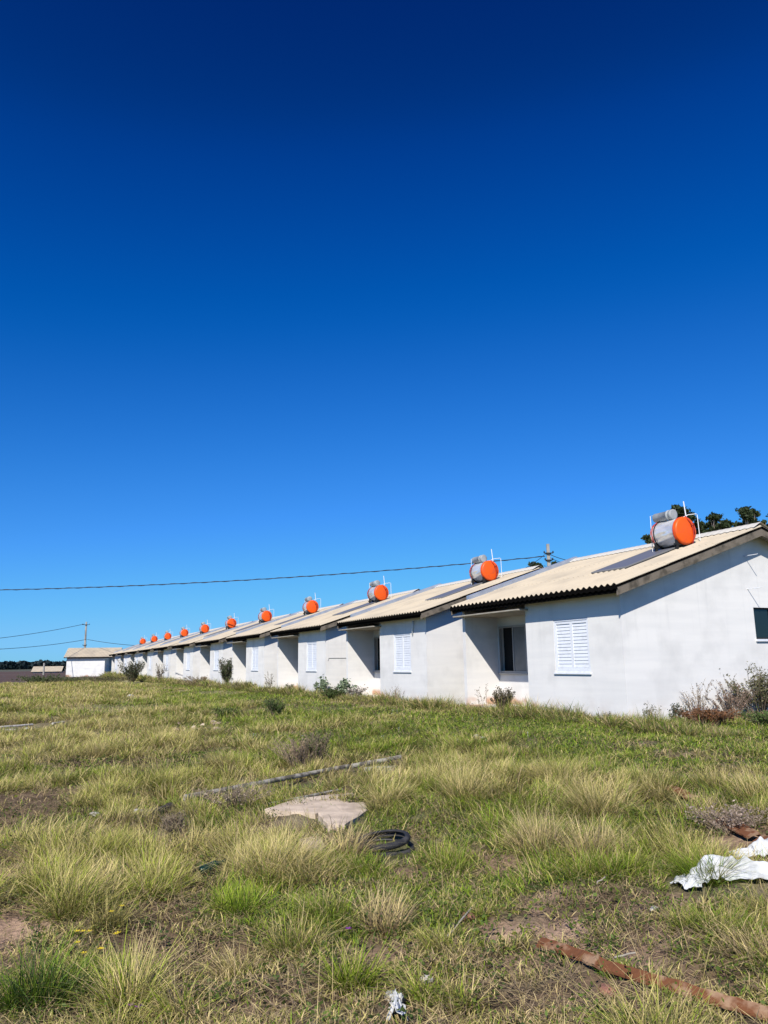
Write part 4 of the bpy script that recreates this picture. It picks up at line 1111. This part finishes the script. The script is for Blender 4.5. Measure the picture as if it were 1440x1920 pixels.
def tussock(B, x, y, rad, hgt, nb, names, probs, rng, spread=.75, wdt=.0042, wind=(0.15, -0.1), seg=4):
    a = rng.uniform(0, 2 * math.pi, nb); q = np.sqrt(rng.uniform(0, 1, nb)) * rad
    bx = x + q * np.cos(a); by = y + q * np.sin(a)
    bz = ground_z(bx, by) - .01
    L = hgt * rng.uniform(.45, 1.15, nb)
    lean = np.clip(q / rad * spread * .6 + rng.uniform(-.1, .6, nb), 0, .95)
    az = a + rng.normal(0, .75, nb) ; k_ = rng.uniform(0, 1, nb) < .4; az = np.where(k_, rng.uniform(0, 6.28) + rng.normal(0, .5, nb), az); droop = rng.uniform(.15, 1.0, nb) ** 1.3 * .75
    c0, c1 = pick(rng, names, probs, nb)
    B.add(np.stack([bx, by, bz], 1), L, az, lean, droop, np.full(nb, wdt) * rng.uniform(.6, 1.3, nb), c0, c1, seg, rng)

def in_house(x, y, pad=0.0):
    s = x * R_AX[0] + y * R_AX[1]; d = x * N_AX[0] + y * N_AX[1]
    k = (s - 11.74) % 8.0
    return (d > D_W - pad) & (d < D_W + HD + pad) & (s > 11.74 - pad) & (k < 2 * HW + pad) & (s < 11.74 + 8 * NH)

SKIP = []   # places kept clear of tall grass: (x, y, r)
for a, b, r in [(560, 1525, .30), (640, 1535, .24), (610, 1515, .25), (665, 1515, .18), (720, 1588, .30), (1300, 1665, .18), (1350, 1655, .2), (1400, 1658, .2), (1430, 1612, .22), (1440, 1665, .2), (745, 1895, .08),
                (1012, 1783, .05), (1060, 1800, .06), (1110, 1820, .06), (1170, 1840, .06), (1230, 1860, .06), (1290, 1880, .06), (1350, 1898, .06), (1400, 1912, .06), (1275, 1494, .12), (1385, 1562, .14),
                (705, 1441, .2), (740, 1434, .2), (670, 1448, .2), (600, 1467, .18), (560, 1474, .18), (520, 1481, .18), (480, 1488, .18), (440, 1497, .16), (400, 1505, .16), (300, 1530, .25), (322, 1580, .16), (396, 1640, .14), (1275, 1500, .2), (1395, 1575, .2), (20, 1366, .8), (55, 1363, .7), (108, 1358, .6), (370, 1366, .35), (340, 1370, .2), (400, 1370, .2), (600, 1500, .15), (590, 1595, .12), (0, 1560, .16), (0, 1650, .12), (5, 1740, .10), (1330, 1930, .22), (1420, 1950, .22), (1240, 1900, .12)]:
    if b > 1775 and a > 1000: r *= (.55 if a < 1180 else .2)
    p = gp(a, b); SKIP.append((p.x, p.y, r)); 
    q = Vector((p.x, p.y, 0)).normalized(); SKIP.append((p.x - q.x * r * 1.0, p.y - q.y * r * 1.0, r * .9))
def skip_mask(x, y, grow=0.0):
    m = np.zeros_like(x, bool)
    for cx, cy, r in SKIP: m |= (x - cx) ** 2 + (y - cy) ** 2 < (r + grow) ** 2
    return m

def sector(n, r0, r1, rng, power=1.0, az=.60):
    """points in the view sector, density falling with distance as r**-power"""
    u = rng.uniform(0, 1, n); e = 2 - power
    r = (r0 ** e + u * (r1 ** e - r0 ** e)) ** (1 / e) if abs(e) > 1e-6 else r0 * (r1 / r0) ** u
    a = rng.uniform(-az, az, n)
    return r * np.sin(a), r * np.cos(a), r

def build_grass():
    rng = np.random.default_rng(2024)
    # 1. short turf everywhere
    B = Blades()
    x, y, r = sector(620000, 2.6, 60, rng, 1.75)
    bare, green, tus, s, d = zones(x, y)
    clump = fbm(x * 6, y * 6, 66, 2)
    keep = (rng.uniform(0, 1, len(x)) > bare * .72) & ~in_house(x, y, .02) & (clump > .26 + .2 * (1 - green)) & ~((d > 19) ) & ~((y > 70) & (x < -.345 * y))
    keep &= ~(skip_mask(x, y) & (rng.uniform(0, 1, len(x)) < .9))
    x, y, r, green, bare, s, d = [v[keep] for v in (x, y, r, green, bare, s, d)]
    n = len(x); L = rng.uniform(.025, .085, n) * (1 + .25 * np.sqrt(r / 8)) * (1 - .3 * bare) * np.where(d > 7.5, 1.25, 1)
    wd = np.clip(.0030 + r * .00042, 0, .03) * rng.uniform(.7, 1.3, n)
    g = rng.uniform(0, 1, n) < green * .75 + .15
    c0a, c1a = pick(rng, ['green', 'lime', 'deep', 'olive'], [5, 2, 1.5, 2], n); c0b, c1b = pick(rng, ['straw', 'gold', 'olive', 'dead'], [2.5, 2, 4, 2.4], n)
    G_ = g[:, None]; c0 = np.where(G_, c0a, c0b); c1 = np.where(G_, c1a, c1b)
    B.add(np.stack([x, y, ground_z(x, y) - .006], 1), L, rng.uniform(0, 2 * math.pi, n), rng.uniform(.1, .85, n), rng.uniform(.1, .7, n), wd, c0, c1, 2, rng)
    # 2. lying dry litter
    x, y, r = sector(200000, 2.6, 25, rng, 1.6)
    bare, green, tus, s, d = zones(x, y); keep = (rng.uniform(0, 1, len(x)) > bare * .4) & ~in_house(x, y, .02) & ~skip_mask(x, y) & (fbm(x * 4, y * 4, 67, 2) > .4)
    x, y, r = x[keep], y[keep], r[keep]; n = len(x)
    c0, c1 = pick(rng, ['dead', 'straw'], [3, 1.6], n)
    B.add(np.stack([x, y, ground_z(x, y) + rng.uniform(.0, .02, n)], 1), rng.uniform(.03, .14, n), rng.uniform(0, 6.28, n), rng.uniform(.9, .99, n), rng.uniform(0, .15, n), np.clip(.0025 + r * .0004, 0, .02), c0, c1, 2, rng)
    o = B.build('short_grass', M['grass']); tag(o, 'short green and dry turf covering the field', 'grass', kind='stuff')
    # 3. leafy ground cover
    x, y, r = sector(70000, 2.6, 22, rng, 1.5)
    bare, green, tus, s, d = zones(x, y); f = fbm(x * 2.2, y * 2.2, 68, 3)
    keep = (f > .52 - .1 * green) & (rng.uniform(0, 1, len(x)) > bare * .75) & ~in_house(x, y, .02) & ~skip_mask(x, y)
    x, y, r, f = x[keep], y[keep], r[keep], f[keep]; n = len(x)
    P = np.stack([x, y, ground_z(x, y) + rng.uniform(.008, .04, n)], 1)
    col = np.array([.085, .125, .022])[None] * rng.uniform(.6, 1.6, (n, 1)); col[rng.uniform(0, 1, n) < .2] = [.20, .22, .03]
    V, Q, C = leaf_quads(P, .022, rng, col, 0, .35, .7)
    V = (V.reshape(n, 4, 3) - P[:, None]) * (np.clip(.7 + r * .12, 1, 2.5))[:, None, None] + P[:, None]
    tag(np_mesh('ground_cover', V.reshape(-1, 3), Q, None, C, M['leaf']), 'small leafy green weeds creeping between the grass', 'ground cover', kind='stuff')
    Vs, Qs, Cs, n0 = [], [], [], 0
    for k in range(900):
        if k < 260: s1, d1 = 12 + 45 * rng.uniform() ** 1.5, rng.uniform(5.5, 10.5); x_, y_ = (R_AX * s1 + N_AX * d1)[:2]; big = rng.uniform(.08, .26)
        else:
            xx, yy, rr_ = sector(1, 3.0, 13, rng, 1.2); x_, y_ = float(xx[0]), float(yy[0]); big = rng.uniform(.04, .10)
        if skip_mask(np.array([x_]), np.array([y_]))[0] or in_house(np.array([x_]), np.array([y_]), .1)[0]: continue
        m_ = int(rng.uniform(25, 70)); P = rng.normal(size=(m_, 3)) * np.array([big * .7, big * .7, big * .45]) + np.array([x_, y_, float(ground_z(x_, y_)) + big * .55])
        P[:, 2] = np.maximum(P[:, 2], ground_z(P[:, 0], P[:, 1]) + .005)
        base_c = [(.06, .095, .02), (.10, .15, .025), (.16, .19, .03), (.20, .15, .09)][int(rng.integers(0, 4)) if k < 260 else int(rng.integers(0, 3))]
        V, Q, C = leaf_quads(P, (.035 if k < 260 else .022), rng, np.array(base_c), .4, .5, .55); Vs.append(V); Qs.append(Q + n0); Cs.append(C); n0 += len(V)
    tag(np_mesh('leafy_weeds', np.concatenate(Vs), np.concatenate(Qs), None, np.concatenate(Cs), M['leaf']), 'low leafy weeds scattered through the green turf', 'weeds', kind='stuff')
    # 4. matted meadow grass between the tussocks, combed by patches of wind
    B = Blades()
    x, y, r = sector(640000, 2.7, 62, rng, 1.6)
    bare, green, tus, s, d = zones(x, y); f = fbm(x * 2.6, y * 2.6, 71, 3)
    keep = (rng.uniform(0, 1, len(x)) < (.10 + .9 * tus) * sstep(.3, .5, f)) & (rng.uniform(0, 1, len(x)) > bare * .9) & ~in_house(x, y, .05) & (d < 19) & ~skip_mask(x, y, .02) & ~((y > 70) & (x < -.345 * y))
    x, y, r, bare, green, tus, s, d, f = [v[keep] for v in (x, y, r, bare, green, tus, s, d, f)]; n = len(x)
    warm = vnoise(x * .9, y * .9, 73); u = rng.uniform(0, 1, n)
    c0a, c1a = pick(rng, ['green', 'olive', 'lime', 'deep'], [3, 3, 1.5, 1], n); c0b, c1b = pick(rng, ['gold', 'straw', 'olive'], [3, 2, 1.5], n); c0c, c1c = pick(rng, ['dead', 'straw'], [3, 1], n)
    gsel = (u < .16 + .62 * green)[:, None]; dsel = (rng.uniform(0, 1, n) < .20 + .5 * sstep(.6, .8, warm))[:, None]
    c0 = np.where(gsel, c0a, np.where(dsel, c0c, c0b)); c1 = np.where(gsel, c1a, np.where(dsel, c1c, c1b))
    az = vnoise(x * 1.1, y * 1.1, 74) * 9.0 + rng.normal(0, .8, n)
    L = rng.uniform(.06, .27, n) * (.65 + .7 * f) * (.42 + .58 * sstep(4.5, 6.4, r)) * np.where(d > 7.2, .6, 1) * (1 + r * .01)
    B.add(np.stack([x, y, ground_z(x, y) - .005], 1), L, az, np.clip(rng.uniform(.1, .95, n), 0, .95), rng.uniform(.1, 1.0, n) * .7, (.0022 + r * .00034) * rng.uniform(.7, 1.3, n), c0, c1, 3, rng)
    tag(B.build('meadow_grass', M['grass']), 'matted knee low grass, green and straw coloured, between the tussocks', 'grass', kind='stuff')
    # 5. tussocks
    B = Blades()
    x, y, r = sector(7000, 2.9, 75, rng, 1.2)
    bare, green, tus, s, d = zones(x, y)
    keep = (rng.uniform(0, 1, len(x)) < tus * .95 + .04) & (bare < .25) & ~in_house(x, y, .15) & (d < 19) & ~skip_mask(x, y, .2) & ~((y > 70) & (x < -.345 * y))
    for x_, y_, r_, g_, s_, d_ in zip(x[keep], y[keep], r[keep], green[keep], s[keep], d[keep]):
        big = rng.uniform(.6, 1.25)
        warm = float(vnoise(x_ * .35, y_ * .35, 99))
        left = d_ < 3.5
        if g_ > .55: nm, pr = ['green', 'olive', 'lime', 'straw'], [3, 3, 1.2, 1]
        elif left: nm, pr = ['gold', 'lime', 'olive', 'straw'], [3, 1.6 * (1 - warm) + .6, 3, 2 * warm + .3]
        else: nm, pr = ['olive', 'straw', 'gold', 'green'], [4, 2.6 * warm + .5, 1.4, 1.3]
        hgt = (.27 if r_ < 14 else .31) * big * (0.75 if g_ > .6 else 1) * (.55 if d_ > 7.2 else 1)
        nb = int(np.clip(460 / (1 + r_ * .055), 90, 420) * big); w = .0023 + r_ * .00034
        tussock(B, x_, y_, (.07 + .05 * big) * (1 + r_ * .03), hgt, nb, nm, pr, rng, wdt=w, seg=4 if r_ < 12 else 3)
    # belt of taller grass at the foot of the walls
    n = 3000; s_ = 9 + 91 * rng.uniform(0, 1, n) ** 1.4; d_ = D_W - rng.uniform(.0, .8, n) ** 1.5 - .05
    X = s_ * R_AX[0] + d_ * N_AX[0]; Y = s_ * R_AX[1] + d_ * N_AX[1]
    for x_, y_, ss in zip(X, Y, s_):
        if rng.uniform() < .25: continue
        r_ = math.hypot(x_, y_)
        nm, pr = (['olive', 'straw', 'green', 'dead', 'deep'], [3, 1.6, 2, 2.2, 1.5])
        tussock(B, x_, y_, .10 + .003 * ss, rng.uniform(.10, .34) * (.6 + .8 * float(vnoise(ss * 1.3, 0, 61))) * (1.0 + .35 * (ss > 13)) * (1 + .014 * max(0, ss - 20)), int(60), nm, pr, rng, wdt=.003 + r_ * .00035, seg=3)
    # in front of the near gable
    for _ in range(160):
        s1 = 11.74 - rng.uniform(0.03, 1.0) ** 1.3; d1 = D_W + rng.uniform(-.3, 5.5); x_, y_ = (R_AX * s1 + N_AX * d1)[:2]
        tussock(B, x_, y_, .12, rng.uniform(.10, .24), 70, ['olive', 'straw', 'green', 'dead'], [3, 2, 2.5, 1.2], rng, wdt=.007, seg=3)
    # tall tussocks whose places the photograph fixes
    for (a, b, rad, hgt, nb, nm, pr) in [
        (520, 1650, .17, .46, 900, ['gold', 'straw', 'lime'], [4, 3, 1]), (460, 1640, .14, .36, 450, ['gold', 'straw', 'olive'], [3, 2, 2]), (580, 1660, .14, .36, 450, ['straw', 'gold', 'olive'], [3, 2, 2]),
        (1120, 1535, .17, .50, 800, ['straw', 'olive', 'gold'], [3, 3, 1]), (1040, 1475, .17, .48, 800, ['olive', 'straw', 'gold'], [4, 2, 1]), (870, 1500, .17, .50, 800, ['olive', 'straw', 'gold'], [3, 3, 2]),
        (1010, 1600, .17, .46, 800, ['straw', 'dead', 'olive'], [3, 2, 2]), (1110, 1615, .17, .42, 800, ['straw', 'dead', 'gold'], [3, 2, 2]), (650, 1605, .13, .34, 420, ['straw', 'dead', 'gold'], [3, 2, 1]), (720, 1515, .12, .36, 450, ['straw', 'gold', 'olive'], [3, 2, 2]),
        (1240, 1500, .16, .34, 500, ['olive', 'straw'], [3, 2]), (1340, 1480, .18, .36, 600, ['olive', 'straw', 'gold'], [3, 2, 1]), (1310, 1530, .15, .3, 500, ['olive', 'dead', 'straw'], [3, 2, 2]), (1420, 1500, .18, .36, 600, ['straw', 'olive'], [3, 3]),
        (110, 1650, .13, .34, 450, ['lime', 'olive', 'gold'], [2, 3, 2]), (200, 1620, .16, .36, 600, ['gold', 'lime', 'olive'], [3, 2, 2]), (360, 1600, .15, .34, 500, ['gold', 'olive', 'straw'], [3, 2, 2]), (300, 1480, .2, .4, 600, ['gold', 'lime', 'olive'], [3, 2, 2]),
        (180, 1420, .25, .4, 600, ['gold', 'olive', 'straw'], [3, 2, 3]), (420, 1440, .22, .38, 600, ['gold', 'straw', 'olive'], [3, 2, 2]), (720, 1740, .13, .30, 420, ['straw', 'dead', 'gold'], [3, 2, 1]), (900, 1720, .05, .16, 90, ['gold', 'lime'], [2, 2]),
        (340, 1905, .08, .26, 160, ['gold', 'lime', 'straw'], [2, 2, 2]), (440, 1830, .09, .20, 220, ['straw', 'gold', 'olive'], [3, 2, 2]), (860, 1890, .09, .2, 220, ['lime', 'olive', 'straw'], [2, 3, 2]), (560, 1710, .2, .14, 400, ['lime', 'green'], [2, 2]),
        (1370, 1745, .17, .20, 500, ['olive', 'green', 'straw'], [3, 2, 2]), (1420, 1790, .15, .20, 420, ['straw', 'olive', 'dead'], [3, 2, 2]), (1300, 1740, .12, .15, 300, ['olive', 'green'], [3, 2]), (200, 1740, .1, .24, 260, ['olive', 'gold'], [3, 2]), (1150, 1820, .1, .09, 150, ['green', 'lime'], [2, 2])]:
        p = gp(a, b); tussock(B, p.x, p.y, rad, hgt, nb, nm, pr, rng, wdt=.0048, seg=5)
    # a few long arching single stalks
    x, y, r = sector(900, 3, 11, rng, 1.3); bare, green, tus, s, d = zones(x, y); k = (d < 8) & ~skip_mask(x, y, .05); x, y = x[k], y[k]; n = len(x)
    c0, c1 = pick(rng, ['straw', 'dead'], [3, 1], n)
    B.add(np.stack([x, y, ground_z(x, y)], 1), rng.uniform(.2, .5, n), rng.uniform(0, 6.28, n), rng.uniform(.3, .9, n), rng.uniform(.0, .5, n), np.full(n, .003), c0, c1, 5, rng)
    tag(B.build('tussock_grass', M['grass']), 'tall tufted dry and olive grass over the field', 'grass', kind='stuff')
    # single tussocks that stand out
    for k, (a, b, rad, hgt, nb, nm, pr, lb) in enumerate([
        (850 + 470, 1650, .14, .30, 700, ['lime', 'green', 'olive'], [3, 3, 2], 'bright green grass tussock just left of the lower white sack'),
        (70, 1880, .15, .34, 700, ['deep', 'green', 'olive'], [3, 3, 1], 'dark green grass tussock at the bottom left corner'),
        (238, 1885, .10, .36, 520, ['gold', 'straw', 'lime'], [3, 2, 2], 'yellow grass tussock right above the pair of purple flowers'),
        (660, 1850, .10, .27, 380, ['lime', 'gold', 'green'], [4, 2, 1], 'yellow green grass tussock left of the white scrap at the bottom'),
        (450, 1712, .14, .26, 500, ['lime', 'green', 'olive'], [3, 2, 1], 'lime green grass tussock right of the bare patch at the lower left'),
        (790, 1880, .06, .25, 150, ['lime', 'gold'], [3, 2], 'thin yellow green grass tuft right of the white scrap at the bottom')]):
        B = Blades(); p = gp(a, b); tussock(B, p.x, p.y, rad, hgt, nb, nm, pr, np.random.default_rng(500 + k), wdt=.0050, seg=5)
        V = np.concatenate(B.V) - np.array([p.x, p.y, p.z]); B.V = [V.astype(np.float32)]
        o = B.build('grass_tussock', M['grass']); o.location = p
        tag(o, lb, 'grass tussock', 'grass tussocks that stand out')
build_grass()
# twigs
rr1 = random.Random(77)
tw = [((1120, 1668), (1135, 1655), 'pale dry twig above the bare soil left of the sacks'), ((1020 - 180, 1770), (885, 1718), 'long pale reed slanting beside the reddish clod'), ((1150, 1812), (1190, 1800), 'thin twig lying beyond the long rusty bar')]
for k, (a, b, lb) in enumerate(tw): log(a, b, .005, M['wood_pale'], lb, 300 + k, None, 'twig', 'twig', 5, .03)

for k in range(26):
    a, b = rr1.uniform(430, 1000), rr1.uniform(1330, 1400)
    p = gp(a, b); p.z += .07
    m = MB(); r_ = .018
    for j in range(5):
        w = j * 1.2566; m.add([(0, 0, 0), (r_ * .6 * math.cos(w - .5), r_ * .6 * math.sin(w - .5), .006), (r_ * math.cos(w), r_ * math.sin(w), .01), (r_ * .6 * math.cos(w + .5), r_ * .6 * math.sin(w + .5), .006)], [(0, 1, 2, 3)])
    m.tube([(0, 0, -.09), (0, 0, 0)], .0015, 3)
    o = m.build('flower', M['white']); o.location = p
    tag(o, 'tiny white blossom in the green turf in front of the houses', 'flower', 'tiny white blossoms before the houses')
